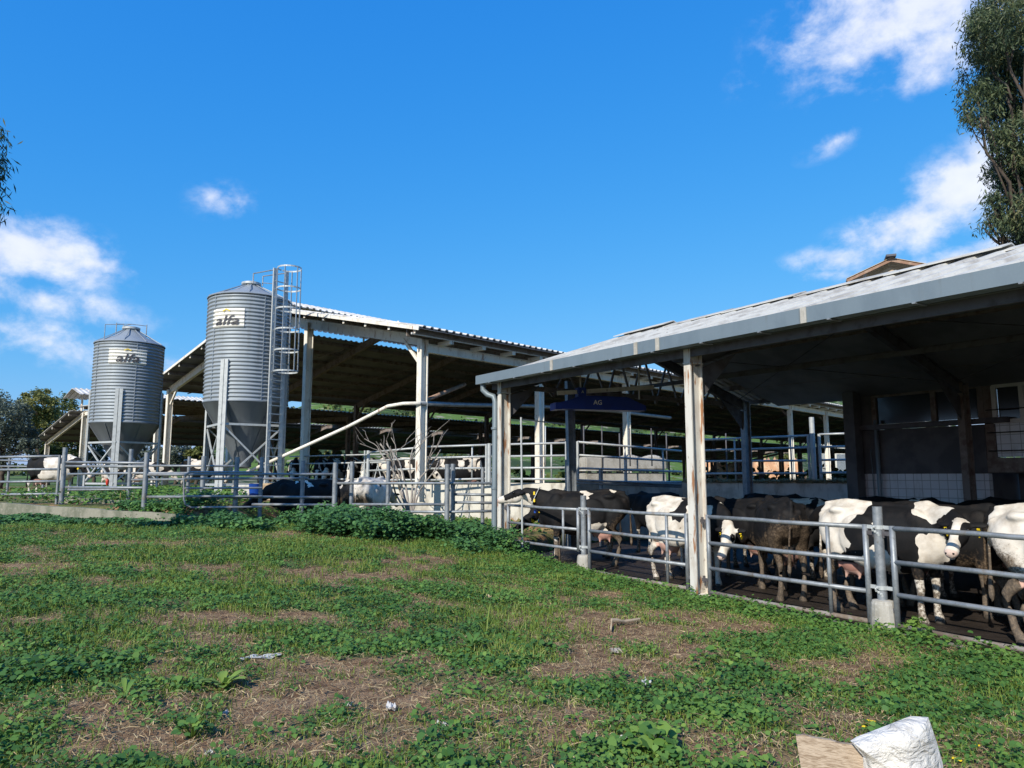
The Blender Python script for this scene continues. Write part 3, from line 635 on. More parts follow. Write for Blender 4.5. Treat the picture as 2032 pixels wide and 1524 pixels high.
for sg in (-1, 1):
    q = MB(); c0 = 8+sg*1.7; sheet(q, B3(-.9,c0,z3(8)+.75), e1*8, B3(0,8,0)-B3(0,c0,0)+UP*.5, .3, .05, .03); q.build('monitor_sheet', M['roof_white'], b3)
for k in range(19):
    a = 5.8*k
    for c in (0, 7.7, 19.6):
        if k and c == 7.7: continue
        q = MB(); q.ibeam(B3(a,c,1.1), B3(a,c,z3(c)-.15), .26, .2, e1, .025); q.build('column', M['white_rust'] if k == 0 else M['brown_steel'], b3)
    for c in ((7.0, 9.0) if k < 2 else ()):
        q = MB(); q.bar(B3(a,c,z3(c)-.1), B3(a,c,z3(8)+1.0), .09, .09); q.build('monitor_post', M['white_rust'], b3)
    for (c0, c1) in ((0, 8), (19.6, 8)):
        q = MB(); q.ibeam(B3(a,c0,z3(c0)-.25), B3(a,c1,z3(c1)-.25), .3, .15, UP, .02); q.build('rafter', M['white_rust'] if k == 0 else M['brown_steel'], b3)

# ================================================================== retaining wall
wl = MB()
for i in range(3):
    a, c = WALL[i], WALL[i+1]; T = (c-a).normalized(); U = T.cross(UP)
    wl.prism([(-.13,-.6),(-.13,1.70),(.13,1.70),(.13,-.6)], a-T*(.1 if i else 0), c+T*.02, U, UP)
tag(wl.build('retaining_wall', M['whitewall'], bevel=.02), 'low stained whitewashed wall running from the bare tree to the parlour corner', 'wall')
def lit_on_wall(n, i0, i1):
    vs = []
    for _ in range(n):
        i = random.uniform(i0, i1); k = min(int(i), 2); a = WALL[k].lerp(WALL[k+1], i-k)
        vs.append((a.x+random.gauss(0,.05), a.y+random.uniform(-.17,.14), 1.70+abs(random.gauss(0,.045))*(.5+fbm([[i*9,0,0]],3)[0])))
    return np.array(vs)
def strips(P, lmin, lmax, w, flat=.15, seed=1):
    r = np.random.default_rng(seed); n = len(P); a = r.uniform(0, 2*np.pi, n); L = r.uniform(lmin, lmax, n)[:,None]
    d = np.stack([np.cos(a), np.sin(a), r.normal(0, flat, n)], 1); q = np.stack([-np.sin(a), np.cos(a), r.normal(0,.3,n)], 1)*w*r.uniform(.6,1.3,(n,1))/2
    bend = np.stack([np.zeros(n), np.zeros(n), r.uniform(0,.02,n)], 1)+q*r.uniform(-4,4,(n,1))
    c0 = P-d*L/2; c1 = P+bend; c2 = P+d*L/2
    V = np.stack([c0-q, c0+q, c1-q, c1+q, c2-q*.5, c2+q*.5], 1).reshape(-1,3); b = np.arange(n)[:,None]*6
    F = np.concatenate([b+np.array([[0,1,3,2]]), b+np.array([[2,3,5,4]])]); t = np.repeat(r.uniform(0,1,n), 6); return V, F, t
P_ = lit_on_wall(9000, 2.02, 3.0); V_, F_, t_ = strips(P_, .06, .22, .012, .3); tag(npmesh('straw', V_, F_, M['litter'], t_*.5+.5), 'loose straw lying along the top of the retaining wall by the parlour', 'straw', kind='stuff')
# ================================================================== SILOS
def silo(name, label, cpx, cpy, D, rad, ztop_px, zap_px, zhop_px, legrot, legtop_px, ladder=None, pitch=.125):
    c = at(cpx, cpy, D); zb = c.z; cx, cy = c.x, c.y
    zt = at(*ztop_px, D).z; za = at(*zap_px, D).z; zh = at(*zhop_px, D).z; zl = at(*legtop_px, D-rad).z
    g = thing(name, label, 'silo', (cx,cy,1.3), 'feed silos'); C0 = Vector((cx,cy,0))
    prof = []; n = int((zt-zb)/pitch)
    for k in range(n):
        for j in range(8): prof.append((rad+.022*math.sin(2*math.pi*j/8), zb+(k+j/8)*(zt-zb)/n))
    prof.append((rad, zt))
    q = MB(); q.lathe(C0, prof, 72); cyl = q.build('cylinder', M['silo'], g, smooth=True)
    for k in range(5):
        q = MB(); a = 2*math.pi*(k+.3)/5
        for j in range(3):
            aa = a; o = Vector((math.cos(aa), math.sin(aa), 0)); t = UP.cross(o); z0_ = zb+(zt-zb)*j/3; q.box(C0+o*(rad+.004)+UP*(z0_+(zt-zb)/6), (.03,.02,(zt-zb)/3-.02), (o,t,UP))
        q.build('panel_seam', M['silo'], cyl)
    q = MB(); q.lathe(C0, [(rad+.04,zt-.03),(rad+.05,zt-.01),(rad+.02,zt+.03),(rad*.5,zt+(za-zt)*.5),(.27,za-.05),(.27,za+.03),(.01,za+.05)], 30); roof = q.build('cone_roof', M['silo'], g, smooth='auto')
    q = MB()
    for k in range(10):
        a = 2*math.pi*k/10; o = Vector((math.cos(a), math.sin(a), 0)); q.bar(C0+o*(rad+.02)+UP*(zt+.035), C0+o*.28+UP*(za-.03), .03, .025)
    q.build('roof_seam', M['silo'], roof)
    q = MB(); q.lathe(C0, [(.30,za-.02),(.33,za+.0),(.33,za+.07),(.2,za+.11),(.01,za+.12)], 24); q.build('lid', M['galv_light'], g, smooth='auto')
    q = MB(); q.lathe(C0, [(rad+.01,zb+.04),(rad+.03,zb),(rad-.02,zb-.04),(.26,zh),(.26,zh-.14),(.16,zh-.2),(.01,zh-.2)], 40); hop = q.build('hopper', M['hopper'], g, smooth='auto')
    q = MB()
    for k in range(6):
        a = 2*math.pi*(k+.4)/6; o = Vector((math.cos(a), math.sin(a), 0)); q.bar(C0+o*(rad-.01)+UP*(zb-.05), C0+o*.275+UP*zh, .035, .02)
    q.build('hopper_seam', M['hopper'], hop)
    P = []
    for k in range(4):
        a = R(-90+legrot+90*k); o = Vector((math.cos(a), math.sin(a), 0)); P.append(C0+o*(rad+.07)); t = UP.cross(o)
        q = MB(); q.channel(P[-1]+UP*1.3+t*.07, P[-1]+UP*zl+t*.07, .12, .06, o); q.channel(P[-1]+UP*1.3-t*.07, P[-1]+UP*zl-t*.07, .12, .06, o)
        q.box(P[-1]+UP*1.33, (.36,.36,.05), (o,t,UP)); q.build('leg', M['galv_light'], g)
    zA, zB_ = 1.62, zb-.75
    for z in (zA, zB_):
        q = MB()
        for k in range(4): q.bar(P[k]+UP*z, P[(k+1) % 4]+UP*z, .05, .07)
        q.build('ring_beam', M['galv_light'], g)
    for k in range(4):
        a, b = P[k], P[(k+1) % 4]; q = MB(); q.bar(a+UP*zA, b+UP*(zB_), .045, .05); q.bar(b+UP*zA, a+UP*(zB_), .045, .05); q.build('brace', M['galv_light'], g)
    q = MB(); q.box(C0+UP*1.2, (3.8,3.8,.24)); pd = q.build('plinth', M['concrete'], g, bevel=.02)
    # sign: follows the corrugated wall
    def wrap(a, z, off): 
        k = (z-zb)/((zt-zb)/n); rr = rad+.022*math.sin(2*math.pi*k)+off
        return C0+Vector((math.sin(a)*rr, -math.cos(a)*rr, z))
    return g, C0, zb, zt, za, wrap
def sign(g, wrap, a0, a1, z0, z1, tx, tz, size):
    ctr = (wrap(0,z0,0)+wrap(math.pi,z0,0))/2; rr0 = abs((wrap(0,zb2,0)-wrap(math.pi,zb2,0)).y)/2
    def C0w(a, z, off): return Vector((ctr.x+math.sin(a)*(R0s+off), ctr.y-math.cos(a)*(R0s+off), z))
    R0s = 1.37 if size > .45 else 1.25
    na, nz_ = 24, 60; vs = []
    for e in (.026, .012):
        for i in range(na+1):
            for j in range(nz_+1): vs.append(wrap(a0+(a1-a0)*i/na, z0+(z1-z0)*j/nz_, e))
    w = nz_+1; m = (na+1)*w; fs = []
    for i in range(na):
        for j in range(nz_):
            a = i*w+j; fs += [(a, a+w, a+w+1, a+1), (m+a, m+a+1, m+a+w+1, m+a+w)]
    for i in range(na): fs += [(i*w, m+i*w, m+i*w+w, i*w+w), (i*w+nz_, i*w+w+nz_, m+i*w+w+nz_, m+i*w+nz_)]
    q = MB(); q.add(vs, fs); sg = q.build('sign', M['signwhite'], g, smooth=True)
    rad = wrap(0,z0,0).y; 
    rr = abs((wrap(0,z0,0)-wrap(math.pi,z0,0)).y)/2
    text('alfa', size, .006, M['grey_letter'], sg, 'lettering', lambda x, y, z: C0w(tx+x/rr, tz+y, .052+z), shear=.22, bold=.004, sx=1.36)
    # little yellow peak mark above the word
    pk = MB()
    for (x0, x1, zz, h) in ((-.12,.0,0,1), (.0,.12,0,-1)):
        for k in range(4):
            xa = x0+(x1-x0)*k/4; xb = x0+(x1-x0)*(k+1)/4; ya = (.12-abs(xa))*.45; yb = (.12-abs(xb))*.45
            z_ = tz+size*.72
            pk.add([C0w(tx+xa/rr, z_+ya-.018, .048), C0w(tx+xb/rr, z_+yb-.018, .048), C0w(tx+xb/rr, z_+yb+.018, .048), C0w(tx+xa/rr, z_+ya+.018, .048)]+
                   [C0w(tx+xa/rr, z_+ya-.018, .058), C0w(tx+xb/rr, z_+yb-.018, .058), C0w(tx+xb/rr, z_+yb+.018, .058), C0w(tx+xa/rr, z_+ya+.018, .058)],
                   [(0,1,2,3),(7,6,5,4),(0,4,5,1),(3,2,6,7)])
    pk.build('emblem', M['yellow'], sg)
M['signwhite'] = layered('weathered_white_sign', (.74,.72,.66), [((.52,.46,.38), 7, .55, .7, .8, O1)], .6)
s2, C2, zb2, zt2, za2, wr2 = silo('feed_silo', 'taller corrugated grey feed silo with caged ladder and alfa sign', 488, 803, 25, 1.37, (497,599), (504,566), (485,918), -10, (444,713))
s1, C1, zb1, zt1, za1, wr1 = silo('feed_silo', 'shorter corrugated grey feed silo on the left with alfa sign', 248, 842, 29, 1.25, (256,686), (256,654), (243,922), 16, (233,771))
def ang(px, C, r, D):                      # angle on the cylinder of a photo column
    return math.asin(max(-1, min(1, (at(px,620,D-r*.8).x-C.x)/r)))
z_hi, z_lo = at(460,611,23.6).z, at(460,649,23.6).z
sign(s2, wr2, ang(427,C2,1.37,25), ang(491,C2,1.37,25), z_lo, z_hi, (ang(427,C2,1.37,25)+ang(489,C2,1.37,25))/2, z_lo+(z_hi-z_lo)*.34, .46)
z_hi, z_lo = at(245,691,27.7).z, at(245,721,27.7).z
def ang1(px): return math.asin((at(px,705,27.7).x-C1.x)/1.25)
sign(s1, wr1, ang1(215), ang1(275), z_lo, z_hi, (ang1(216)+ang1(274))/2, z_lo+(z_hi-z_lo)*.36, .44)
# ladder with cage on the taller silo
ph = R(57); o_ = Vector((math.sin(ph), -math.cos(ph), 0)); t_ = Vector((math.cos(ph), math.sin(ph), 0)); rl = 1.37+.2
ld = thing('ladder_group', '', '', (0,0,0)); bpy.data.objects.remove(ld)
ztl = at(549,533,24).z; zcl = at(549,738,24).z
q = MB()
for sg in (-1, 1): q.channel(C2+o_*rl+t_*(.25*sg)+UP*1.4, C2+o_*rl+t_*(.25*sg)+UP*ztl, .13, .05, o_)
lad = q.build('ladder', M['galv_light'], s2)
z = 1.7
while z < ztl-.2: q = MB(); q.bar(C2+o_*rl-t_*.25+UP*z, C2+o_*rl+t_*.25+UP*z, .03, .03); z += .28; q.build('rung', M['galv_light'], lad)
nh = 6
for k in range(nh):
    q = MB(); z = zcl+(ztl-.02-zcl)*k/(nh-1); pts = [C2+o_*(rl+.05+.36+.40*math.cos(a))+t_*(.38*math.sin(a))+UP*z for a in np.linspace(-math.pi*.98, math.pi*.98, 21)]
    for a, b in zip(pts[:-1], pts[1:]): q.bar(a, b, .012, .05)
    q.build('cage_hoop', M['galv_light'], lad)
q = MB()
for a in (-2.2,-1.1, 0, 1.1, 2.2):
    p = C2+o_*(rl+.41+.40*math.cos(a))+t_*(.38*math.sin(a)); q.bar(p+UP*zcl, p+UP*(ztl-.02), .04, .012, up=o_)
q.build('cage_bar', M['galv_light'], lad)
q = MB()
for sg in (-.25, .25):
    a = C2+o_*rl+t_*sg+UP*(ztl-.05); b = C2+o_*.35+t_*sg*.8+UP*(za2+.32); q.tube([a, b], .02, 6); q.tube([b, b-UP*.35], .02, 6)
    q.tube([a-UP*.5, C2+o_*.9+t_*sg+UP*(za2-.1)], .015, 6)
q.build('handrail', M['galv'], s2)
q = MB()
for a in (2.6, 3.4, .5): 
    p = C1+Vector((math.cos(a)*.55, math.sin(a)*.55, za1-.25)); q.tube([p, p+UP*.5], .02, 6); q.tube([p+UP*.45, C1+UP*(za1+.22)], .015, 6)
p = C1+Vector((-.95,-.2,za1-.45)); q.tube([p, p+UP*.62, C1+Vector((-.3,0,za1+.22))], .018, 6)
q.build('handrail', M['galv'], s1)

# auger pipe
pp = thing('auger_pipe', 'long pale feed pipe sloping up from the taller silo to the barn column', 'pipe', at(490,935,24.8))
q = MB(); q.tube([at(488,938,24.9), at(575,899,24.4), at(690,847,23.8), at(770,806,23.2), at(800,801,23.0), at(835,800,22.8)], .056, 12); q.build('sloping_pipe', M['white_rust'], pp, smooth=True)
q = MB(); q.tube([at(835,800,22.85), at(900,803,24.5), at(1060,806,28), at(1210,815,31), at(1330,829,34)], .075, 12); q.build('level_pipe', M['galv'], pp, smooth=True)
q = MB(); q.tube([at(838,797,23.2), at(922,763,26)], .07, 10); q.build('rusty_pipe', M['rust_pipe'], pp, smooth=True)

# ================================================================== PEN RAILINGS
def railing(name, label, rails, posts, grp='pen railings', mt='galv', vbars=(), rr=.032, cat='railing'):
    """rails: [(px,py,D),...] polylines; posts: (px, ytop, D, radius, px_shift)"""
    a = at(*rails[0][0]); g = thing(name, label, cat, (a.x, a.y, float(HT(a.x, a.y)[0])), grp)
    for r in rails:
        q = MB(); q.tube([at(*p) for p in r], rr, 8); q.build('rail', M[mt], g, smooth=True)
    for (px, yt, D, pr, zb) in posts:
        t = at(px, yt, D); z0 = float(HT(t.x, t.y)[0])-.1 if zb is None else zb
        q = MB(); q.tube([Vector((t.x,t.y,z0)), t], pr, 10); q.build('post', M[mt], g, smooth='auto')
    for (px, y0, y1, D) in vbars:
        q = MB(); b = at(px,y1,D); t = at(px,y0,D); q.tube([Vector((t.x,t.y,b.z)), t], .026, 8); q.build('upright', M[mt], g, smooth=True)
    return g
railing('pen_gate', 'four-rail grey gate of the left pen with the black and white cow behind it', [[(-60,y0,20.3),(119,y1,19.6)] for y0, y1 in ((908,905),(933,931),(957,955),(982,980))], [(119,903,19.6,.035,None),(-4,898,20.2,.05,None)], cat='gate')
railing('pen_railing', 'short two-level railing between the left pen post and the concrete trough post', [[(131,917,19.5),(292,919,18.1)],[(131,925,19.5),(292,926,18.1)],[(131,967,19.5),(292,968,18.1)]],
        [(130,888,19.5,.062,None),(292,898,18.0,.06,None)])
railing('pen_railing', 'grey railing standing in weeds in front of the two silos', [[(292,942,18.0),(400,941.5,17.9),(520,941,18.0),(666,941,18.0)],[(292,986,18.0),(470,986,17.9),(666,987,18.0)],[(500,1001,18.0),(666,1002,18)]],
        [(471,907,18.0,.058,None),(520,907,18.4,.05,None),(602,914,18.6,.055,None)])
railing('hoop_gate', 'low round-cornered tube gate standing before the taller silo', [[(520,937,17.6),(378,937,17.6),(368,942,17.6),(365,952,17.6),(365,990,17.6),(368,1001,17.6),(380,1007,17.6),(520,1006,17.6)],[(366,950,17.6),(520,949,17.6)],[(366,985,17.6),(520,985,17.6)],[(366,969,17.6),(520,968,17.6)]],
        [], rr=.026, cat='gate')
railing('pen_railing', 'grey railing before the white-rumped cow and the whitewashed wall', [[(666,959,18.0),(820,959,17.8),(980,959,17.5)],[(699,1001,18.2),(888,1001,17.7)],[(699,1015,18.2),(888,1016,17.6),(980,1014,17.5)],[(900,981,17.8),(980,982,17.6)],[(900,997,17.8),(980,998,17.6)]],
        [(666,918,18.0,.062,None),(699,916,18.4,.055,None),(771,915,18.9,.05,None),(888,921,17.5,.062,None),(899,920.5,17.8,.058,None),(958,927,18.0,.045,None)])
railing('pen_railing', 'second row of grey rails behind the concrete trough, left of the taller silo', [[(135,941,22),(261,939,21.5),(470,938,21.3)],[(261,952,21.5),(610,949,21)],[(135,972,22),(261,971,21.5)],[(261,924,21.5),(470,925,21.2)]], [(261,891,21.5,.06,None),(376,906,22,.05,None),(405,905,21,.07,None)])
railing('pen_railing', 'thin distant rails behind the cow in the left pen', [[(-40,913,30),(130,915,29)],[(-40,925,30),(130,926,29)]], [(20,905,30,.05,None),(90,906,29.5,.05,None)])
# railings on the retaining wall
def wallrail(name, label, x0, x1, D0, D1, ys0, ys1, posts, vb=()):
    return railing(name, label, [[(x0,a,D0),(x1,b,D1)] for a, b in zip(ys0, ys1)], [(px,yt,D,r_,1.62) for px, yt, D, r_ in posts], 'light railings on the retaining wall', 'galv_light', vb)
wallrail('wall_railing', 'light four-rail railing on the wall between the bare tree and the downpipe', 838, 964, 23.4, 22.3, (887,909,930,953), (883,906,929,950), [(965,881,22.3,.035),(971,880,22.2,.06),(838,884,23.4,.03)], [(937,885,952,22.6)])
wallrail('wall_railing', 'light railing on the wall left of the barn corner column', 731, 835, 25, 23.5, (898,915,934,953), (888,909,930,952), [(731,894,25,.06),(724,894,25,.03)], [(782,893,952,24.3)])
wallrail('wall_railing', 'light four-rail railing between the downpipe and the blue-grey column', 976, 1124, 22.2, 21.2, (882.5,906,929,950), (879,904,928,951), [(1125,876,21.1,.06)], [(1094,880,952,21.4)])
wallrail('wall_railing', 'light four-rail railing in front of the long stone troughs', 1146, 1352, 21.2, 23.4, (877,903,929,955), (895,916,936,957), [(1146,876,21.2,.04),(1241,908,22.2,.05)], [(1240,886,955,22.2),(1315,892,955,23)])
wallrail('wall_railing', 'light four-rail railing above the straw right of the near rusty column', 1392, 1601, 23.1, 21.9, (873,894,915.5,940), (864.5,888,914,939), [(1603,862,21.9,.04)], [(1457,869,955,22.7),(1568,865,955,22.1)])
wallrail('wall_railing', 'short light railing gate beside the parlour corner', 1626, 1684, 21.7, 21.2, (862,887,913,938), (860,886,912,938), [(1625,861,21.7,.045),(1610,828,21.8,.075)])
g = railing('pen_railing', 'dark blue-grey post and low rails between the blue-grey column and the stone troughs', [[(1128,952,20),(1352,962,21)],[(1128,958,20),(1352,966,21)]], [(1126,912,20,.07,0),(1192,932,20.4,.06,0)])
# hanging stall dividers in the distance
for i, (px, yt, yb) in enumerate(((1082,845,925),(1158,845,925),(1194,845,932),(1229,860,935),(1249,850,925),(1292,850,925),(1322,860,930),(1440,860,962))):
    t, b = at(px,yt,24), at(px,yb,24); q = MB(); q.tube([Vector((t.x,t.y,b.z)), t], .022, 6)
    tag(q.build('hanging_rod', M['dark_steel'] if i else M['galv_light'], smooth=True), ['pale rod','dark rod'][i > 0]+' hanging '+['left of the blue-grey column','just right of the blue-grey column','over the stone troughs, left of centre','over the middle of the stone troughs','second from the right over the stone troughs','over the right end of the stone troughs','between the stone troughs and the near rusty column','right of the near rusty column'][i], 'rod', 'hanging rods inside the barn')
# feed barrier with slanted bars
fb = thing('feed_barrier', 'white slanted-bar feed barrier with cow heads behind the railing, right of the ladder', 'feed barrier', at(660,950,27.5))
q = MB(); q.tube([at(575,921,28), at(770,917,26.4)], .03, 6); q.tube([at(575,951,28), at(770,951,26.4)], .03, 6); q.tube([at(575,906,28), at(770,901,26.4)], .025, 6); q.build('rail', M['galv_light'], fb)
for k in range(13):
    px = 583+k*14.5; D = 28-1.6*(px-575)/195; q = MB(); q.tube([at(px,951,D), at(px+8*(1 if k % 2 else -1),920,D)], .022, 6); q.build('slanted_bar', M['galv_light'], fb)

# kerbs and trough at left
def kerb(name, label, A, Bp, D0, D1, w, z0, mt='kerb'):
    a, b = at(*A, D0), at(*Bp, D1); T = (b-a); T.z = 0; T.normalize(); U = T.cross(UP); n = 14; vs = []
    for i in range(n+1):
        p = a.lerp(b, i/n); jz = .012*math.sin(i*1.7)
        for du, z in ((-w/2,z0),(-w/2,p.z+jz),(w/2,p.z+jz),(w/2,z0)): vs.append(Vector((p.x,p.y,0))+U*du+UP*z)
    fs = [(i*4+k, i*4+(k+1) % 4, i*4+4+(k+1) % 4, i*4+4+k) for i in range(n) for k in range(4)]+[(0,1,2,3),(n*4+3,n*4+2,n*4+1,n*4)]
    q = MB(); q.add(vs, fs); return tag(q.build(name, M[mt], bevel=0), label, 'kerb')
kerb('concrete_kerb_wall', 'low mossy concrete wall in front of the left pen and trough', (-120,990), (385,1022), 20.0, 17.4, .16, .2)
kerb('trough_wall', 'concrete rear rim of the feed trough below the left silo', (132,984), (330,1001), 21.5, 19.5, .14, .3)
kerb('trough_wall', 'brown inner lining bank of the long trough left of the taller silo', (140,996), (380,1014), 20.6, 18.4, .10, .3, 'trough')
q = MB(); q.box(at(262,1002,19.6)-UP*.18, (5.0,1.4,.3), (Vector((.93,-.36,0)),Vector((.36,.93,0)),UP)); tag(q.build('feed_trough', M['trough'], bevel=.02), 'brown-lined concrete feed trough sunk behind the mossy kerb', 'trough')
q = MB(); c = at(238,1000,20.0); q.tube([c, c+Vector((0,0,.28)), c+Vector((.08,0,.38)), c+Vector((.14,0,.3))], .014, 6); tag(q.build('hose', M['straw'], smooth=True), 'pale yellow hose end sticking up from the feed trough', 'hose')
# small clutter near the silos
c = at(507,972,22.5); q = MB(); q.lathe((c.x,c.y,1.15), [(.16,0),(.2,.5),(.21,.52),(.18,.52),(.16,.05)], 20, True); tag(q.build('blue_barrel', M['bluebucket'], smooth='auto'), 'small blue plastic barrel behind the rails by the ladder foot', 'barrel')
c = at(457,975,22.5); q = MB(); q.lathe((c.x,c.y,1.15), [(.11,0),(.15,.24),(.16,.25),(.14,.25),(.11,.03)], 20, True); tag(q.build('grey_bucket', M['galv'], smooth='auto'), 'small grey bucket at the foot of the taller silo', 'bucket')
c = at(487,970,23.0); q = MB(); q.box((c.x,c.y,1.42), (.7,.5,.42)); tag(q.build('block', M['whitewall'], bevel=.03), 'pale concrete block beside the small blue barrel', 'block')
c = at(562,972,21); q = MB(); q.box((c.x,c.y,1.45), (1.2,.5,.5)); tag(q.build('block', M['cardboard'], bevel=.03), 'sandy stone block left of the black cow in the middle pen', 'block')
c = at(213,958,27); q = MB(); q.lathe((c.x,c.y,c.z-.25), [(.02,.15),(.05,.2),(.06,.3),(.04,.36),(.02,.38)], 14); tag(q.build('red_cap', M['red'], smooth=True), 'red plastic cap hanging under the left silo hopper', 'cap')
# long stone troughs on the wall
st = thing('stone_trough', 'two long weathered white troughs stacked behind the light railing', 'trough', at(1235,945,24.5))
T = (at(1315,945,25.3)-at(1155,945,24.0)); T.z = 0; L = T.length; T.normalize(); U = UP.cross(T); c0 = at(1155,945,24.0)
for (za, zb_) in ((2.12, 2.52), (1.62, 2.02)):
    q = MB(); q.box(Vector((c0.x,c0.y,(za+zb_)/2))+T*L/2, (L,.5,zb_-za), (T,U,UP)); o = q.build('trough_block', M['concrete'], st, bevel=.04)
    q = MB(); q.box(Vector((c0.x,c0.y,za-.035))+T*L/2-U*.04, (L+.1,.56,.05), (T,U,UP)); q.build('ledge', M['whitewall'], st, bevel=.01)
q = MB(); 
for f in np.linspace(0,1,16): q.ell(Vector((c0.x,c0.y,2.52))+T*(L*(.5+f*.42)), (.16,.18,.06+.05*math.sin(f*9)), (T,U,UP), n=8, m=6)
q.build('feed_heap', M['concrete'], st, smooth=True)
# earth bank and pale building seen through the barn at right
for (nm, px, py, D, wd, h, mt, lb, ct) in (('earth_bank', 1435, 935, 122, 9, 3.2, 'earth', 'orange sunlit earth bank beyond the barn, right of the near rusty column', 'bank'), ('earth_bank', 1545, 935, 130, 10, 3.8, 'earth', 'farther orange earth bank seen between barn posts', 'bank')):
    if mt not in M: M[mt] = layered('orange_earth', (.55,.30,.16), [((.62,.46,.30), .8, .45, .65, .9, O1), ((.25,.14,.08), 3, .55, .7, .7, O1)], .95, bumpy=(6,.8,.1))
    c = at(px,py,D); r_ = np.random.default_rng(int(px)); q = MB(); nA = 28; vs = []
    for i in range(nA+1):
        x = c.x-wd/2+wd*i/nA; e = min(1, min(i, nA-i)/3); 
        for yy, f in ((-1.2,0),(-.7,.55),(-.2,.9),(.5,1),(1.6,.95),(2.6,0)): vs.append((x, c.y+yy+r_.normal(0,.08), 1.0+h*f*e*(1+r_.normal(0,.07))))
    q.add(vs, [(i*6+k, i*6+6+k, i*6+7+k, i*6+k+1) for i in range(nA) for k in range(5)]); tag(q.build(nm, M[mt], smooth=True), lb, ct)
c = at(1668,900,140); q = MB(); q.box((c.x,c.y,4.5), (6.2,5,8)); hs_ = q.build('pale_hut', M['whitewall']); tag(hs_, 'pale corrugated hut seen beyond the barn next to the parlour corner', 'hut')
q = MB(); sheet(q, Vector((c.x-3.4,c.y-3,8.5)), Vector((6.8,0,0)), Vector((0,6,.9)), .4, .06); q.build('roof', M['roof_white'], hs_)
q = MB(); q.box((c.x-.8,c.y-2.52,4.0), (2.2,.06,4.0)); q.build('door', M['galv'], hs_)

# bare fig tree
def bare_tree():
    t = thing('bare_fig_tree', 'leafless pale-branched fig tree before the barn corner column', 'tree', at(815,985,21.2)-UP*.6)
    b = at(815,990,21.2); b.z = .4; q = MB(); r = random.Random(4)
    def grow(p, d, L, rad, lev):
        pts = [p]; rs = [rad]; n = 4
        for i in range(n):
            d = (d+Vector((r.gauss(0,.22), r.gauss(0,.22), r.gauss(.06,.12)))).normalized(); pts.append(pts[-1]+d*(L/n)); rs.append(rad*(1-.45*(i+1)/n))
        q.tube(pts, rs, 6)
        if lev > 0:
            for k in range(r.choice((1,2,2))):
                i = r.choice((2,3,4)); dd = (d+Vector((r.gauss(0,.6), r.gauss(0,.5), r.gauss(.25,.3)))).normalized(); grow(pts[i], dd, L*r.uniform(.5,.8), rs[i]*.8, lev-1)
    for (tx, ty, w) in ((755,880,.04),(790,862,.038),(848,870,.038),(768,872,.035),(826,858,.035),(866,884,.03),(730,900,.03)):
        a = at(tx,ty,21.2+r.uniform(-.5,.5)); d = (a-b); st_ = b+Vector((r.gauss(0,.05),0,0)); mid = b+d*.35+Vector((0,0,.25)); q.tube([st_, b+Vector((d.x*.08,0,d.z*.2)), mid], [w*1.1,w,w*.8], 8)
        grow(mid, (a-mid).normalized(), (a-mid).length*.95, w*.8, 2)
    q.build('branches', M['bark'], t, smooth=True); return t
bare_tree()
# ================================================================== COWS
def loft(q, rings, n=14, side=Vector((0,1,0)), sq=0):
    """rings: (centre, half_side, half_up); sections perpendicular to the path"""
    C_ = [Vector(r[0]) for r in rings]; m = len(C_); vs = []
    for i, (c, rs, ru) in enumerate(rings):
        T = (C_[min(i+1,m-1)]-C_[max(i-1,0)]).normalized(); Sd = (side-T*T.dot(side)).normalized(); U = Sd.cross(T)
        if U.z < -.2 or (abs(U.z) < .2 and U.x < 0): U = -U
        for k in range(n):
            a = 2*math.pi*k/n; ca, sa = math.cos(a), math.sin(a); vs.append(C_[i]+Sd*(ca*rs)+U*(sa*ru))
    vs += [C_[0], C_[-1]]; A, Bq = len(vs)-2, len(vs)-1
    fs = [(i*n+k, i*n+(k+1) % n, (i+1)*n+(k+1) % n, (i+1)*n+k) for i in range(m-1) for k in range(n)]
    fs += [(A, (k+1) % n, k) for k in range(n)]+[(Bq, (m-1)*n+k, (m-1)*n+(k+1) % n) for k in range(n)]
    return q.add(vs, fs)
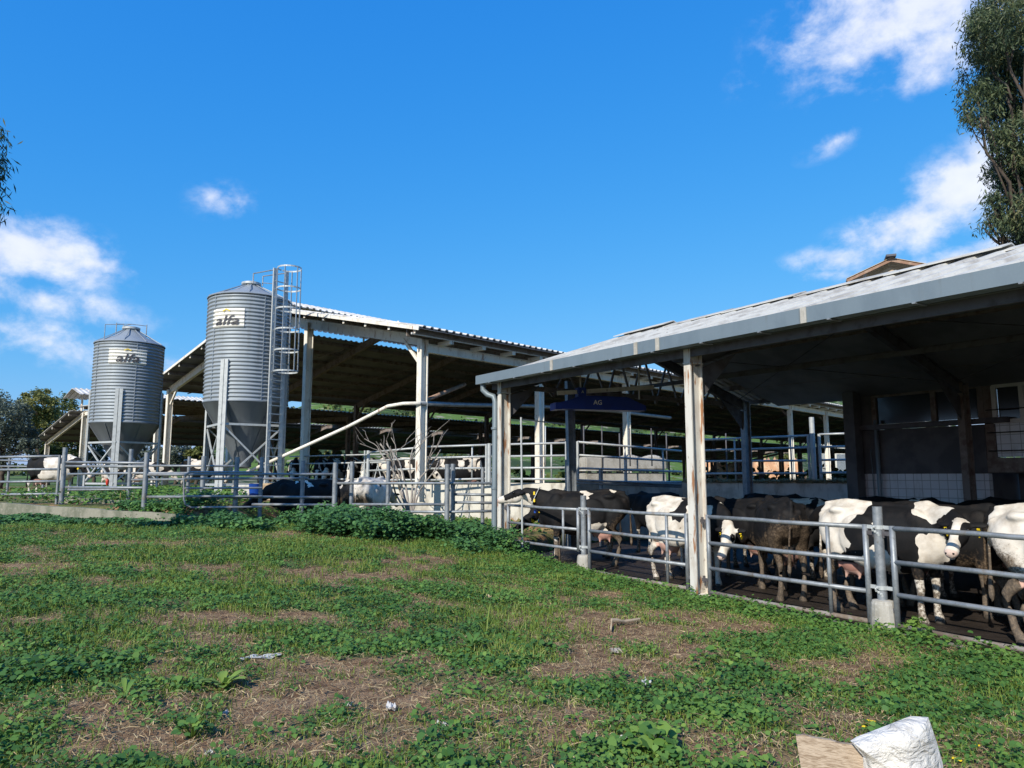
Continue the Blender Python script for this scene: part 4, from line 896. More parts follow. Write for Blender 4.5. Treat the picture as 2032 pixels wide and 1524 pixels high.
def cow_mesh(hb, hd, udder=True, seed=0, legs=(0,0,0,0), lying=False, vox=.021, thin=0, tailsw=0):
    """body faces +x, hooves at z=0. hb head base (poll), hd direction of the muzzle"""
    r = random.Random(seed); q = MB(); dz = 0
    tr = [(-.84,1.27,.10,.08),(-.79,1.21,.19,.17),(-.68,1.16,.28,.25),(-.52,1.12,.33,.28),(-.30,1.05,.37,.29),(-.05,1.00,.41,.33),(.2,.98,.425,.345),(.42,1.0,.40,.30),(.60,1.04,.36,.25),(.74,1.08,.29,.20),(.84,1.11,.18,.13)]
    bz = -.62 if lying else 0
    loft(q, [((x,0,z+bz), hw, hh) for x, z, hh, hw in tr], 20)
    q.tube([(-.82,0,1.40+bz),(-.5,0,1.425+bz),(-.1,0,1.40+bz),(.3,0,1.385+bz),(.6,0,1.42+bz),(.75,0,1.36+bz)], [.035,.06,.05,.05,.07,.05], 8)
    for sg in (-1, 1):
        q.ell((-.50,sg*.20,1.33+bz), (.13,.085,.055)); q.ell((-.80,sg*.10,1.25+bz), (.06,.05,.06)); q.ell((-.16,sg*.27,1.0+bz), (.30,.08,.30)); q.ell((.52,sg*.15,1.15+bz), (.16,.10,.24))
        q.ell((-.02,sg*.22,.88+bz), (.42,.15,.27)); q.ell((-.62,sg*.15,1.08+bz), (.20,.13,.22))
    hb = Vector(hb); hb.z += bz; hd = Vector(hd).normalized()
    # neck
    nb = Vector((.62,0,1.14+bz)); sh = Vector((.78,0,1.20+bz)); mid = (sh+hb)/2+Vector((.0,0,.03)); sd = Vector((0,1,0))
    loft(q, [(nb-Vector((.15,0,0)),.17,.27),(sh.lerp(nb,.4),.155,.26),(mid,.10,.175),(hb+Vector((-.04,0,-.02)),.075,.13),(hb+hd*.10,.06,.08)], 14)
    q.ell(nb+Vector((.16,0,-.26)), (.14,.06,.16))
    # head
    hs_ = hd.cross(UP); 
    if hs_.length < .2: hs_ = Vector((0,1,0))
    # keep the head level with the body's own side when it looks ahead
    hs_ = hs_.normalized(); hs_ = -hs_ if hs_.y < 0 and abs(hs_.y) > .3 else hs_
    hu = hs_.cross(hd); hu = hu if (hu.z > 0 or (abs(hu.z) < .3 and hu.x > 0)) else -hu
    hr = [(-.05,.055,.05,-.01),(.0,.082,.085,0),(.08,.108,.125,-.02),(.17,.112,.135,-.03),(.27,.082,.11,-.025),(.37,.066,.085,-.015),(.45,.074,.078,-.01),(.51,.080,.068,-.008),(.55,.060,.05,-.008),(.565,.03,.025,-.01)]
    vs = []; n = 16
    for t, a, b, o in hr:
        c = hb+hd*t+hu*o
        for k in range(n):
            an = 2*math.pi*k/n; ca, sa = math.cos(an), math.sin(an); w = a*(1 if sa > 0 else .86); vs.append(c+hs_*(w*ca)+hu*(b*sa))
    fs = [(i*n+k, i*n+(k+1) % n, (i+1)*n+(k+1) % n, (i+1)*n+k) for i in range(len(hr)-1) for k in range(n)]+[tuple(range(n))[::-1], tuple(range((len(hr)-1)*n, len(hr)*n))]
    q.add(vs, fs)
    for sg in (-1, 1):
        q.ell(hb+hd*.17+hs_*sg*.088+hu*.045, (.035,.03,.03)); q.ell(hb+hd*.50+hs_*sg*.045+hu*.025, (.03,.025,.02))
        ea = (hs_*sg-hd*.15-hu*.12).normalized(); eb = (hd-ea*hd.dot(ea)).normalized(); ec = ea.cross(eb)
        q.ell(hb+hd*.03+ea*.175+hu*.01, (.115,.055,.024), (ea,eb,ec), 10, 8)
    # legs
    lo = lambda pts: loft(q, [(Vector(p), a, b) for p, a, b in pts], 12)
    if not lying:
        for i, (sg) in enumerate((-1, 1)):
            dx = legs[i]
            lo([((.52,sg*.15,1.10),.08,.15),((.54,sg*.175,.86),.085,.13),((.52+dx*.2,sg*.18,.68),.062,.085),((.53+dx*.5,sg*.175,.52),.048,.055),((.54+dx*.6,sg*.17,.42),.046,.052),((.53+dx*.8,sg*.17,.30),.034,.038),((.53+dx,sg*.17,.14),.042,.045),((.55+dx,sg*.17,.07),.05,.058),((.56+dx,sg*.17,0.0),.056,.07)])
            dx = legs[2+i]
            lo([((-.58,sg*.15,1.14),.12,.22),((-.56,sg*.175,.95),.12,.21),((-.52+dx*.2,sg*.18,.78),.10,.15),((-.60+dx*.4,sg*.17,.62),.055,.08),((-.70+dx*.6,sg*.165,.50),.042,.06),((-.68+dx*.8,sg*.16,.32),.034,.042),((-.64+dx,sg*.16,.14),.042,.046),((-.60+dx,sg*.16,.07),.05,.058),((-.58+dx,sg*.16,0.0),.056,.07)])
        if udder:
            q.ell((-.40,0,.66), (.22,.18,.19), n=16, m=12)
            for a in (-.50,-.31):
                for sg in (-1, 1): q.tube([(a,sg*.085,.53),(a,sg*.09,.43)], [.026,.016], 8)
        q.tube([(-.76,0,1.39),(-.86,tailsw*.2,1.31),(-.90,tailsw*.6,1.12),(-.91,tailsw,.85),(-.92,tailsw*1.1,.62),(-.92,tailsw*1.2,.45),(-.92,tailsw*1.2,.36)], [.04,.035,.024,.020,.028,.035,.012], 8)
    else:
        for sg in (-1, 1):
            q.tube([(.5,sg*.2,.35),(.75,sg*.26,.12),(.5,sg*.28,.06),(.35,sg*.26,.05)], [.10,.07,.045,.045], 10); q.tube([(-.5,sg*.25,.35),(-.25,sg*.38,.15),(-.55,sg*.42,.07),(-.35,sg*.45,.05)], [.16,.10,.05,.045], 10)
    me = bpy.data.meshes.new('cow_raw'); me.from_pydata(q.v, [], q.f); bm = bmesh.new(); bm.from_mesh(me); bmesh.ops.recalc_face_normals(bm, faces=bm.faces[:]); bm.to_mesh(me); bm.free()
    o = bpy.data.objects.new('cow_raw', me); COL.objects.link(o)
    m = o.modifiers.new('r', 'REMESH'); m.mode = 'VOXEL'; m.voxel_size = vox
    m = o.modifiers.new('s', 'SMOOTH'); m.factor = .5; m.iterations = 3
    bpy.context.view_layer.update(); ev = o.evaluated_get(bpy.context.evaluated_depsgraph_get()); out = bpy.data.meshes.new_from_object(ev)
    COL.objects.unlink(o); bpy.data.objects.remove(o); bpy.data.meshes.remove(me)
    out.polygons.foreach_set('use_smooth', [True]*len(out.polygons)); out.name = 'body'
    return out, hb, hd, hs_, hu
mc = mat('cow_coat', (.5,.5,.5), .72, spec=.22); tc_ = mc.node_tree
wb_ = rng(mc, mth(tc_, 'ADD', attr(mc, 'coat'), mth(tc_, 'MULTIPLY', mth(tc_, 'SUBTRACT', noise(mc, 22, coord='Object', detail=3), .5), .10)), -.012, .012)
whitec = mixc(tc_, rng(mc, noise(mc, 5, coord='Object'), .4, .7), (.66,.61,.54), (.46,.40,.33))
blackc = mixc(tc_, rng(mc, noise(mc, 6, coord='Object'), .45, .75), (.006,.006,.007), (.016,.013,.012))
cc = mixc(tc_, wb_, blackc, whitec)
cc = mixc(tc_, mth(tc_, 'MULTIPLY', attr(mc, 'pink'), .9), cc, (.52,.27,.22))
dirt = rng(mc, mth(tc_, 'ADD', attr(mc, 'dirt'), mth(tc_, 'MULTIPLY', mth(tc_, 'SUBTRACT', noise(mc, 26, coord='Object', detail=6, rough=.75), .5), 1.3)), .42, .72, 0, .92)
dcol = mixc(tc_, rng(mc, noise(mc, 40, coord='Object'), .4, .7), (.055,.038,.026), (.16,.115,.075)); setc(mc, mixc(tc_, dirt, cc, dcol))
bump(mc, noise(mc, 60, coord='Object', detail=3), .35, .006)
M['cow'] = mc
COWN = [0]
def paint(me, hb, hd, hs_, hu, base, blobs, seed, face, dirty, udder_pink=1, amp=1.0, sc=1.7):
    n = len(me.vertices); P = np.empty(n*3, np.float32); me.vertices.foreach_get('co', P); P = P.reshape(-1,3).astype(float)
    f = base+(fbm(P*np.array([sc,sc*.8,sc])+seed*13.7, seed, 3)-.5)*2.6*amp
    Q = P; P = P+np.stack([fbm(P*5.5+seed, 7, 3)-.5, 0*P[:,0], fbm(P*5.5+seed+40, 9, 3)-.5], 1)*.42
    for (x, y, z, r, w) in blobs:
        f = f+w*np.exp(-((P[:,0]-x)**2+(0 if y is None else (P[:,1]-y)**2)+(P[:,2]-z)**2)/r**2)
    P = Q; H = P-np.array(hb); t = H@np.array(hd); s = H@np.array(hs_); u = H@np.array(hu); inh = (t > -.12) & (np.abs(s) < .3) & (t < .7) & (np.sqrt(s**2+u**2) < .32) & (P[:,0] > .8)
    core = inh & (np.abs(s) < .13)
    if face == 'black': f[inh] = -.5
    elif face == 'white': f[core] = .5; e = (((t-.17)**2+(np.abs(s)-.10)**2+(u-.02)**2) < .06**2) & core; f[e] = -.5; f[inh & ~core] = -.3
    elif face == 'blaze':
        f[inh] = -.5; w = .045+.05*np.clip((.10-t)/.1, 0, 1)+.10*np.clip((t-.34)/.12, 0, 1); k = core & (u > -.02) & (t > .0); f[k] = np.clip((w-np.abs(s))*6, -.5, .5)[k]; f[core & (t > .42)] = .5
    elif face == 'jaw': f[inh] = -.5; f[core & ((u < -.045) | (t > .40))] = .4
    pink = np.zeros(n); mz = core & (t > .515); pink[mz] = .45; 
    ud = (((P[:,0]+.40)/.25)**2+(P[:,1]/.22)**2+((P[:,2]-.62)/.22)**2) < 1.0; pink[ud & (P[:,2] < .66)] = udder_pink
    f = np.where((P[:,2] < .55) & (np.abs(P[:,1]) > .08), np.maximum(f, .25 if (seed % 3) else f), f)
    legz = np.clip((1.0-P[:,2])/.65, 0, 1)*.62+np.clip((-.35-P[:,0])/.4, 0, 1)*np.clip((1.32-P[:,2])/.45, 0, 1)*.42+.22*fbm(P*2.2, seed+3, 3); dd = dirty*legz; dd[inh] *= .1; dd[ud] *= .4
    for nm, a in (('coat', f), ('pink', pink), ('dirt', dd)):
        at_ = me.attributes.new(nm, 'FLOAT', 'POINT'); at_.data.foreach_set('value', a.astype(np.float32))
def cow(label, pos, facing, hb=(1.22,0,1.36), hd=(.75,0,-.65), base=-.2, blobs=(), face='blaze', dirty=1.0, scale=1.0, seed=None, tags=True, collar=None, legs=(0,0,0,0), lying=False, udder=True, group='black and white dairy cows', tailsw=0, pinku=.8, vox=.021, amp=1., sc=1.7):
    COWN[0] += 1; seed = COWN[0] if seed is None else seed
    me, hbv, hdv, hs_, hu = cow_mesh(hb, hd, udder, seed, legs, lying, vox, tailsw=tailsw); paint(me, hbv, hdv, hs_, hu, base, blobs, seed, face, dirty, pinku, amp, sc)
    me.materials.clear(); me.materials.append(M['cow'])
    facing = Vector(facing); rz = math.atan2(facing.y, facing.x)
    g = thing('dairy_cow', label, 'cow', pos, group, rz, scale)
    o = bpy.data.objects.new('body', me); COL.objects.link(o); o.parent = g
    def child(name, q, m, smooth=True):
        c = q.build(name, m, None, smooth); c.parent = g; return c
    for sg in (-1, 1):
        q = MB(); q.ell(hbv+hdv*.175+hs_*sg*.106+hu*.05, (.022,.018,.02)); child('eye', q, M['eye'])
        q = MB(); q.ell(hbv+hdv*.545+hs_*sg*.035+hu*.018, (.014,.012,.012)); child('nostril', q, M['eye'])
        if tags:
            ea = (hs_*sg-hdv*.15-hu*.12).normalized(); q = MB(); c = hbv+hdv*.06+ea*.17-hu*.05; q.box(c-UP*.03, (.055,.012,.07), (hdv,ea,hdv.cross(ea))); q.box(c+hu*.035+hdv*.01, (.02,.03,.02), (hdv,ea,hdv.cross(ea))); child('ear_tag', q, M['yellow'], False)
    if not lying:
        for (x, y, k) in ((.56,-.17,0),(.56,.17,1),(-.58,-.16,2),(-.58,.16,3)):
            q = MB(); x += legs[k]; q.lathe((x,y,-.005), [(.064,0),(.060,.03),(.052,.06),(.04,.065)], 12, True); child('hoof', q, M['hoof'])
    if collar:
        nbv = Vector((.78,0,1.20)).lerp(hbv, .45); T = (hbv-Vector((.78,0,1.2))).normalized(); U = Vector((0,1,0)); Vv = U.cross(T)
        q = MB(); pts = [nbv+U*(.14*math.cos(a))+Vv*(.225*math.sin(a)) for a in np.linspace(0, 2*math.pi, 25)]
        for a, b in zip(pts[:-1], pts[1:]): q.bar(a, b, .035, .012, up=T)
        cl = child('collar', q, M['dark_steel'] if collar == 2 else M['galv_light'], False)
        for k, (dz_, cm) in enumerate(((.10,'yellow'),(-.04,'yellow'),(-.26,'bluebucket'))):
            for sg in (-1, 1):
                q = MB(); q.box(nbv+U*(.145*sg if k < 2 else .06*sg)+Vector((0,0,dz_)), (.035,.02,.065)); x = q.build('collar_tag', M[cm]); x.parent = cl
    return g
# --- the herd in the shed; Sx(s,p) puts them on the floor, F(angle) turns them (0 = towards the far left end, 180 = towards the right edge)
def F_(deg): a = R(deg); return dv*math.cos(a)+nv*math.sin(a)          # + = away from the gates
def PX(px, D): return Vector(((px-1016)/1461*D, D, 0))
cow('big black cow resting its white muzzle over the farthest gate, pink udder showing', PX(1158,16.2), (-.985,.17,0), (1.22,.0,1.40), (.93,.0,-.30), -.75, [(-.05,None,1.42,.16,1.5),(-.62,None,1.42,.08,1.0),(-.45,None,.62,.28,.9),(-.2,None,.70,.2,.7)], 'jaw', 1.1, 1.10, collar=1, tags=False, tailsw=.05, pinku=1, seed=2, amp=.35)
cow('black cow lowering its head behind the farthest shed gate', PX(1150,17.6), (-.99,-.05,0), (1.12,.05,.92), (.75,.1,-.65), -.7, [], 'black', .6, 1.05, seed=5, collar=2)
cow('black cow with ear tag standing between the big black cow and the striped cow', S(10.9,10.75), F_(8), (1.2,-.2,.95), (.5,-.3,-.8), -.6, [], 'jaw', .6, 1.0, seed=8, udder=False, collar=2)
cow('cow with white hindquarters and striped side, white face hanging low right of the column', S(9.85,9.60), F_(180), (1.18,-.20,.98), (.20,-.66,-.80), -.35, [(-.78,None,1.2,.36,2.4),(-.7,None,.6,.35,1.5),(-.45,None,1.42,.35,1.3),(-.15,None,.55,.45,1.5),(.15,None,1.05,.12,.9),(-.12,None,1.1,.08,1.2)], 'white', .6, 1.05, seed=14)
cow('black cow with dung-covered rump behind the cow with the low white face', S(8.15,10.02), F_(38), (1.2,.15,1.1), (.8,.1,-.6), -.9, [(-.7,None,.3,.25,.8)], 'black', 2.0, 1.07, seed=23, tailsw=.08, pinku=.5, amp=.4)
cow('cow with cream-white rump, black side and white-blazed face turned to the camera', S(6.12,9.66), F_(180), (1.12,-.26,1.24), (.15,-.82,-.60), -.75, [(-.80,None,1.15,.42,2.9),(-.45,None,1.45,.28,2.2),(.72,None,1.45,.26,1.9),(.75,None,.85,.22,1.9),(.05,None,.62,.26,1.8),(.15,None,1.15,.06,1.3)], 'blaze', .85, 1.07, seed=31, tailsw=-.03, amp=.35)
cow('dark dirty cow between the blazed cow and the nearest white cow', S(4.35,10.75), F_(172), (1.22,0,1.1), (.8,0,-.6), -.7, [], 'black', 1.9, 1.05, seed=37, pinku=.4)
cow('dark cow squeezed in behind the cow with the white-blazed face', S(5.95,10.85), F_(176), (1.22,-.1,1.15), (.8,-.1,-.6), -.8, [(-.7,None,.4,.3,.9)], 'black', 1.6, 1.04, seed=44, pinku=.4)
cow('dirty white cow at the right edge, nearest cow to the camera', S(3.75,9.62), F_(178), (1.25,0,1.2), (.85,0,-.5), .9, [(-.3,None,.9,.25,.8)], 'blaze', 1.25, 1.08, seed=47, amp=.35)
back = [(11.6,12.3,176,-.7,'long black back with small white patch, second row behind the big black cow'),(9.4,12.0,186,-.5,'dark cow behind the near rusty column in the second row'),(13.9,12.6,4,-.9,'black cow at the back near the blue-grey column'),
 (10.4,13.4,5,-.3,'patched cow in the third row behind the near column'),(7.1,11.9,176,-.6,'black back directly behind the cow with the dung-covered rump'),(8.1,13.4,184,-.85,'black cow before the retaining wall below the straw'),
 (5.2,12.15,172,-.15,'grey-brown patched back in the middle of the herd'),(5.8,13.3,8,-.7,'dark cow at the back near the tiled corner'),(3.5,13.2,182,-.8,'dark back in front of the white tiles'),(1.3,13.2,176,-.9,'black cow below the parlour window'),
 (2.7,11.9,5,.5,'cream-white back behind the cow with the blaze'),(.4,10.7,180,-.85,'very dark cow behind the dirty white cow'),(9.2,14.7,180,.1,'pale patched back beside the blue-grey rear column'),(12.0,14.6,175,-.8,'black cow below the stone troughs'),(6.6,14.8,0,-.9,'black cow just left of the tiled corner at the back')]
for i, (s_, p_, a_, b_, lb) in enumerate(back):
    hbz = (.95,1.25,1.4)[i % 3]; cow(lb, S(s_, p_), F_(a_), (1.22,.12*(-1)**i,min(hbz,1.2)), (.75,.1,-.65), b_, [(.2*(i % 3),None,1.42,.25,.9*(i % 2))], ('blaze','black','white')[i % 3], .9, .99+.02*(i % 3), seed=50+3*i, vox=.028, tags=False)
cow('black cow with white shoulder patch crowded between the dung-stained and cream-white rumps', S(7.1,10.75), F_(14), (1.2,0,1.1), (.8,0,-.6), -.55, [(.3,None,1.3,.25,1.5)], 'black', 1.2, 1.03, seed=83, pinku=.4)
cow('dark cow filling the gap behind the striped cow and the near rusty column', S(9.6,10.75), F_(4), (1.2,0,1.0), (.8,0,-.6), -.8, [], 'black', 1.0, 1.03, seed=86)
cow('black cow with white belly just behind the dirty white cow at the right edge', S(2.9,10.6), F_(8), (1.2,0,1.0), (.8,0,-.6), -.6, [(0,None,.6,.3,1.5)], 'blaze', .9, 1.03, seed=89)
# --- pens
def gz(p): return (p.x, p.y, float(HT(p.x, p.y, False)[0]))
pL = at(100,985,24.5); cow('black and white cow with a broad white band standing in the left pen', gz(pL), (.985,-.15,0), (1.2,-.1,1.10), (.7,-.1,-.7), -.55, [(.12,None,1.3,.20,2.3),(.45,None,.7,.35,1.9),(-.1,None,.75,.22,1.2),(.75,None,1.4,.2,1.2)], 'blaze', .4, 1.0, seed=61, amp=.35)
pM = at(605,1000,19.7); cow('black cow behind the rails in the middle pen with two white flashes on its side', gz(pM), (-.99,-.1,0), (1.15,0,1.02), (.8,0,-.5), -.85, [(-.1,None,1.35,.10,1.6),(.15,None,1.38,.08,1.7)], 'black', .5, 1.0, seed=64, amp=.3)
pR = at(737,1010,19.9); cow('dirty cream-white rump of a cow facing away behind the middle railing', gz(pR), (.25,.97,0), (1.2,0,1.0), (.8,0,-.6), .8, [(-.1,None,1.4,.2,-.9)], 'white', 1.35, 1.05, seed=67, amp=.8)
pN = at(683,1000,21.2); cow('black dung-stained cow between the middle pen posts', gz(pN), (-.6,.8,0), (1.2,0,1.1), (.8,0,-.6), -.7, [(-.3,None,1.42,.2,1.5)], 'black', 1.8, 1.0, seed=70)
far = [(cow('black and white cow eating behind the feed barrier nearest the silo ladder', gz(at(590,950,29.2)), (.15,-.98,0), (1.25,0,.92), (.65,0,-.75), -.1, [], 'white', .5, 1, seed=73, vox=.035, tags=False)),
       (cow('cow with white forehead second from the left at the feed barrier', gz(at(640,950,28.8)), (.1,-1,0), (1.25,0,.95), (.6,0,-.8), -.45, [], 'blaze', .5, 1, seed=77, vox=.035, tags=False))]
def dup(root, pos, facing, label):
    c = root.copy(); COL.objects.link(c); c.location = pos; c.rotation_euler = (0,0,math.atan2(facing[1], facing[0])); c['label'] = label
    for ch in list(root.children):
        k = ch.copy(); COL.objects.link(k); k.parent = c
        for g2 in ch.children: k2 = g2.copy(); COL.objects.link(k2); k2.parent = k
    return c
for i, (px, D, k, fc, lb) in enumerate(((668,28.6,0,(-.1,-1),'pale cow third from the left at the feed barrier'),(700,28.4,1,(.1,-1),'dark cow fourth from the left at the feed barrier'),(735,28.2,0,(0,-1),'cow right of the railing post at the feed barrier'),(770,27.5,1,(.5,-.86),'cow beside the bare tree behind the wall railing'),
    (800,27.0,0,(.95,-.3),'spotted cow lying low just left of the barn corner column'),(872,27.4,1,(.95,.2),'dark cow behind the wall just right of the barn corner column'),(915,26.8,1,(-.95,-.2),'black cow behind the wall railing between barn column and downpipe'),(950,27.2,0,(.3,-.95),'white-flecked cow behind the wall railing nearest the downpipe'),
    (225,33,0,(.8,-.6),'cow grazing beyond the left silo legs'),(392,30,1,(.9,-.4),'dark cow seen between the two silos'),(420,31,0,(-.2,-1),'pale-faced cow behind the legs of the taller silo'),(290,36,0,(1,0),'pale cow far behind the left silo'))):
    dup(far[k], gz(at(px,950,D)), fc, lb)
# ================================================================== VEGETATION
def ptinpatch(n, dmin, dmax, power=.2, wid=.80, seed=1, xr=None):
    r = np.random.default_rng(seed); u = r.uniform(0, 1, n); e = power+1
    y = (dmin**e+(dmax**e-dmin**e)*u)**(1/e); x = y*r.uniform(-wid, wid, n) if xr is None else r.uniform(xr[0], xr[1], n); return x, y, r
def outside(x, y):
    s = x*dv.x+y*dv.y; p = x*nv.x+y*nv.y; return (p < 8.58) | (s > 15.4)
def leaves(P, rad, tint, seed=2, tilt=.45, k=6):
    r = np.random.default_rng(seed); n = len(P); a = r.uniform(0, 2*np.pi, n); nn = np.stack([r.normal(0,tilt,n), r.normal(0,tilt,n)-.15, np.ones(n)], 1); nn /= np.linalg.norm(nn, axis=1)[:,None]
    u = np.stack([np.cos(a), np.sin(a), np.zeros(n)], 1); u -= nn*(u*nn).sum(1)[:,None]; u /= np.linalg.norm(u, axis=1)[:,None]; v = np.cross(nn, u); V = np.empty((n, k, 3))
    for i in range(k):
        t = 2*np.pi*i/k; rr = rad*(1 if i % 2 == 0 else .80); V[:,i] = P+u*(math.cos(t)*rr)[:,None]+v*(math.sin(t)*rr)[:,None]+nn*((.18 if i % 2 else 0)*rad)[:,None]
    return V.reshape(-1,3), np.arange(n*k).reshape(n,k), np.repeat(tint, k)
def blades(P, h, w, tint, seed=3, lean=.35):
    r = np.random.default_rng(seed); n = len(P); a = r.uniform(0, 2*np.pi, n); q = np.stack([np.cos(a), np.sin(a), np.zeros(n)], 1)*w[:,None]/2
    ln = np.stack([r.normal(0,lean,n), r.normal(0,lean,n), np.zeros(n)], 1)*h[:,None]; up = np.zeros((n,3)); up[:,2] = h
    m = P+up*.6+ln*.35; t = P+up*.95+ln
    V = np.stack([P-q, P+q, m+q*.7, m-q*.7, t], 1).reshape(-1,3); b = np.arange(n)[:,None]*5
    F = np.concatenate([b+np.array([[0,1,2,3]]), b+np.array([[3,2,4,4]])]); return V, F, np.repeat(tint, 5)
def grow_mallow(n, dmin, dmax, seed, hmax, rad0, thr, name, label, power=.2, xr=None, dens=None, LP=9):
    x, y, r = ptinpatch(n, dmin, dmax, power, 1.0, seed, xr); z = HT(x, y); g = green(x, y, z) if dens is None else dens(x, y, z)
    k = outside(x, y) & (g > r.uniform(thr, 1, n)); x, y, z, g = x[k], y[k], z[k], g[k]; m = len(x)
    sc = r.uniform(.5, 1.15, m)*(.55+.55*g); hp = hmax*sc
    X = np.repeat(x, LP); Y = np.repeat(y, LP); Z = np.repeat(z, LP); H = np.repeat(hp, LP); Rr = np.repeat(sc, LP); q = len(X)
    an = r.uniform(0, 2*np.pi, q); rr = np.sqrt(r.uniform(0,1,q))*(.07+.5*H); px_ = X+np.cos(an)*rr; py_ = Y+np.sin(an)*rr; hz_ = Z+H*r.uniform(.15,1,q)*(1-.45*(rr/(.07+.5*H))**2)+.01
    k = outside(px_, py_); px_, py_, hz_, Rr, X, Y = px_[k], py_[k], hz_[k], Rr[k], X[k], Y[k]
    rad = rad0*r.uniform(.55,1.2,len(px_))*Rr; ti = np.clip(.38+.9*(fbm2(X, Y, 1.6, 41, 3)-.5)+r.normal(0,.16,len(px_)), 0, 1)
    V, F, t = leaves(np.stack([px_,py_,hz_], 1), rad, ti, seed+1); return tag(npmesh(name, V, F, M['mallow'], t), label, 'weeds', kind='stuff')
grow_mallow(34000, 3.4, 18, 5, .08, .021, .30, 'mallow_weeds', 'low green mallow leaves carpeting the foreground field')
def bank(x, y, z):
    px, py = proj(x, y, z)
    a = np.exp(-((px-820)/190)**4)*ss(14.6, 15.4, y)*(1-ss(18.2, 18.6, y)); b = np.exp(-((px-520)/140)**4)*ss(15.4,16.0,y)*(1-ss(17.6,17.9,y)); c = np.exp(-((px-180)/260)**4)*ss(16.4,16.9,y)*(1-ss(18.4,18.7,y))*.8
    return np.clip(np.maximum(np.maximum(a, b), c)*1.1*np.clip((fbm2(x, y, 1.0, 101, 3)-.36)*6, .06, 1), 0, 1)
x_, y_, r_ = ptinpatch(13000, 14.4, 18.8, 1, .82, 77, (-14.5, 0.3)); z_ = HT(x_, y_); b_ = bank(x_, y_, z_); k_ = (b_ > r_.uniform(.15,1,len(b_))) & outside(x_, y_)
x_, y_, z_, b_ = x_[k_], y_[k_], z_[k_], b_[k_]; px__, _ = proj(x_, y_, z_)
hm = np.where(px__ > 560, .52, np.where(px__ > 350, .38, .17))*(.15+1.5*fbm2(x_, y_, 1.1, 91, 3)); LPn = 16; q_ = np.repeat(np.arange(len(x_)), LPn); an_ = r_.uniform(0, 2*np.pi, len(q_)); rr_ = np.sqrt(r_.uniform(0,1,len(q_)))*.2
P_ = np.stack([x_[q_]+np.cos(an_)*rr_, y_[q_]+np.sin(an_)*rr_, z_[q_]+hm[q_]*r_.uniform(.1,1,len(q_))*(1-.3*(rr_/.2)**2)], 1); P_ = P_[outside(P_[:,0], P_[:,1])]
V_, F_a, t_a = leaves(P_, .042*r_.uniform(.5,1.25,len(P_)), np.clip(.42+.8*(fbm2(P_[:,0], P_[:,1], 1.4, 43, 3)-.5)+r_.normal(0,.17,len(P_)), 0, 1), 78)
tag(npmesh('mallow_bank', V_, F_a, M['mallow_dark'], t_a), 'tall dense bank of mallow plants growing along the pen railings', 'weeds', kind='stuff')
grow_mallow(26000, 3.4, 17, 105, .045, .013, .12, 'clover_cover', 'fine small-leaved clover between the mallow clumps', .35, LP=7)
# weeds along the shed front and behind the railings
def frontg(x, y, z):
    p = x*nv.x+y*nv.y; s = x*dv.x+y*dv.y; return ss(6.9, 8.2, p)*(s < 15.3)*(.35+.9*(fbm2(x, y, .8, 55, 3)))
grow_mallow(9000, 7, 17.5, 15, .17, .028, .25, 'kerb_weeds', 'bright green weeds along the foot of the shed gates', 1, (-1,6), frontg)
def pend(x, y, z): return np.clip(fbm2(x, y, .35, 66, 3)*2.2-.55, 0, 1)*((y > 19) | (x > -7.5))
x_, y_, r_ = ptinpatch(9000, 18.8, 34, 1, .8, 33, (-17, 1)); z_ = HT(x_, y_); k_ = (pend(x_, y_, z_) > r_.uniform(.2,1,len(x_))) & ~((x_ > -7) & (y_ > wally(x_)-.3) & (y_ < wally(x_)+3)); x_, y_, z_ = x_[k_], y_[k_], z_[k_]
q_ = np.repeat(np.arange(len(x_)), 8); P_ = np.stack([x_[q_]+r_.normal(0,.12,len(q_)), y_[q_]+r_.normal(0,.12,len(q_)), z_[q_]+r_.uniform(.02,.35,len(q_))], 1)
V_, F_a, t_a = leaves(P_, r_.uniform(.03,.06,len(P_)), r_.uniform(.2,.8,len(P_)), 34); tag(npmesh('yard_weeds', V_, F_a, M['mallow'], t_a), 'green weeds growing on the ground around the silo legs', 'weeds', kind='stuff')
# grass
x, y, r = ptinpatch(390000, 3.3, 17.5, .25, 1.0, 6); z = HT(x, y); g = green(x, y, z)*.8+.2; k = outside(x, y) & (g > r.uniform(.25, 1.1, len(x))) & (fbm2(x, y, 2.2, 88, 3) > .38)
x, y, z = x[k], y[k], z[k]; n = len(x); V_, F_, t_ = blades(np.stack([x,y,z-.01], 1), r.uniform(.025,.085,n)*(1+.6*(fbm2(x,y,.7,31,2) > .55)), .0035+.0007*y, np.clip(.35+.9*(fbm2(x,y,1.1,61,3)-.5)+r.normal(0,.18,n),0,1))
tag(npmesh('grass', V_, F_, M['grass'], t_), 'short green grass between the mallow leaves', 'grass', kind='stuff')
x, y, r = ptinpatch(145000, 3.3, 17.5, .2, 1.0, 8); z = HT(x, y); g = 1-green(x, y, z); k = outside(x, y) & (g+.15 > r.uniform(.12, .9, len(x))); x, y, z = x[k], y[k], z[k]; n = len(x)
V_, F_, t_ = strips(np.stack([x,y,z+.006+r.uniform(0,.025,n)], 1), .015, .115, .0045, .14, 9); nb = (.55+.09*y)
V_ = V_; tag(npmesh('dry_litter', V_, F_, M['litter'], t_*(.9)), 'dry straw and dead stalks lying on the bare brown patches', 'litter', kind='stuff')

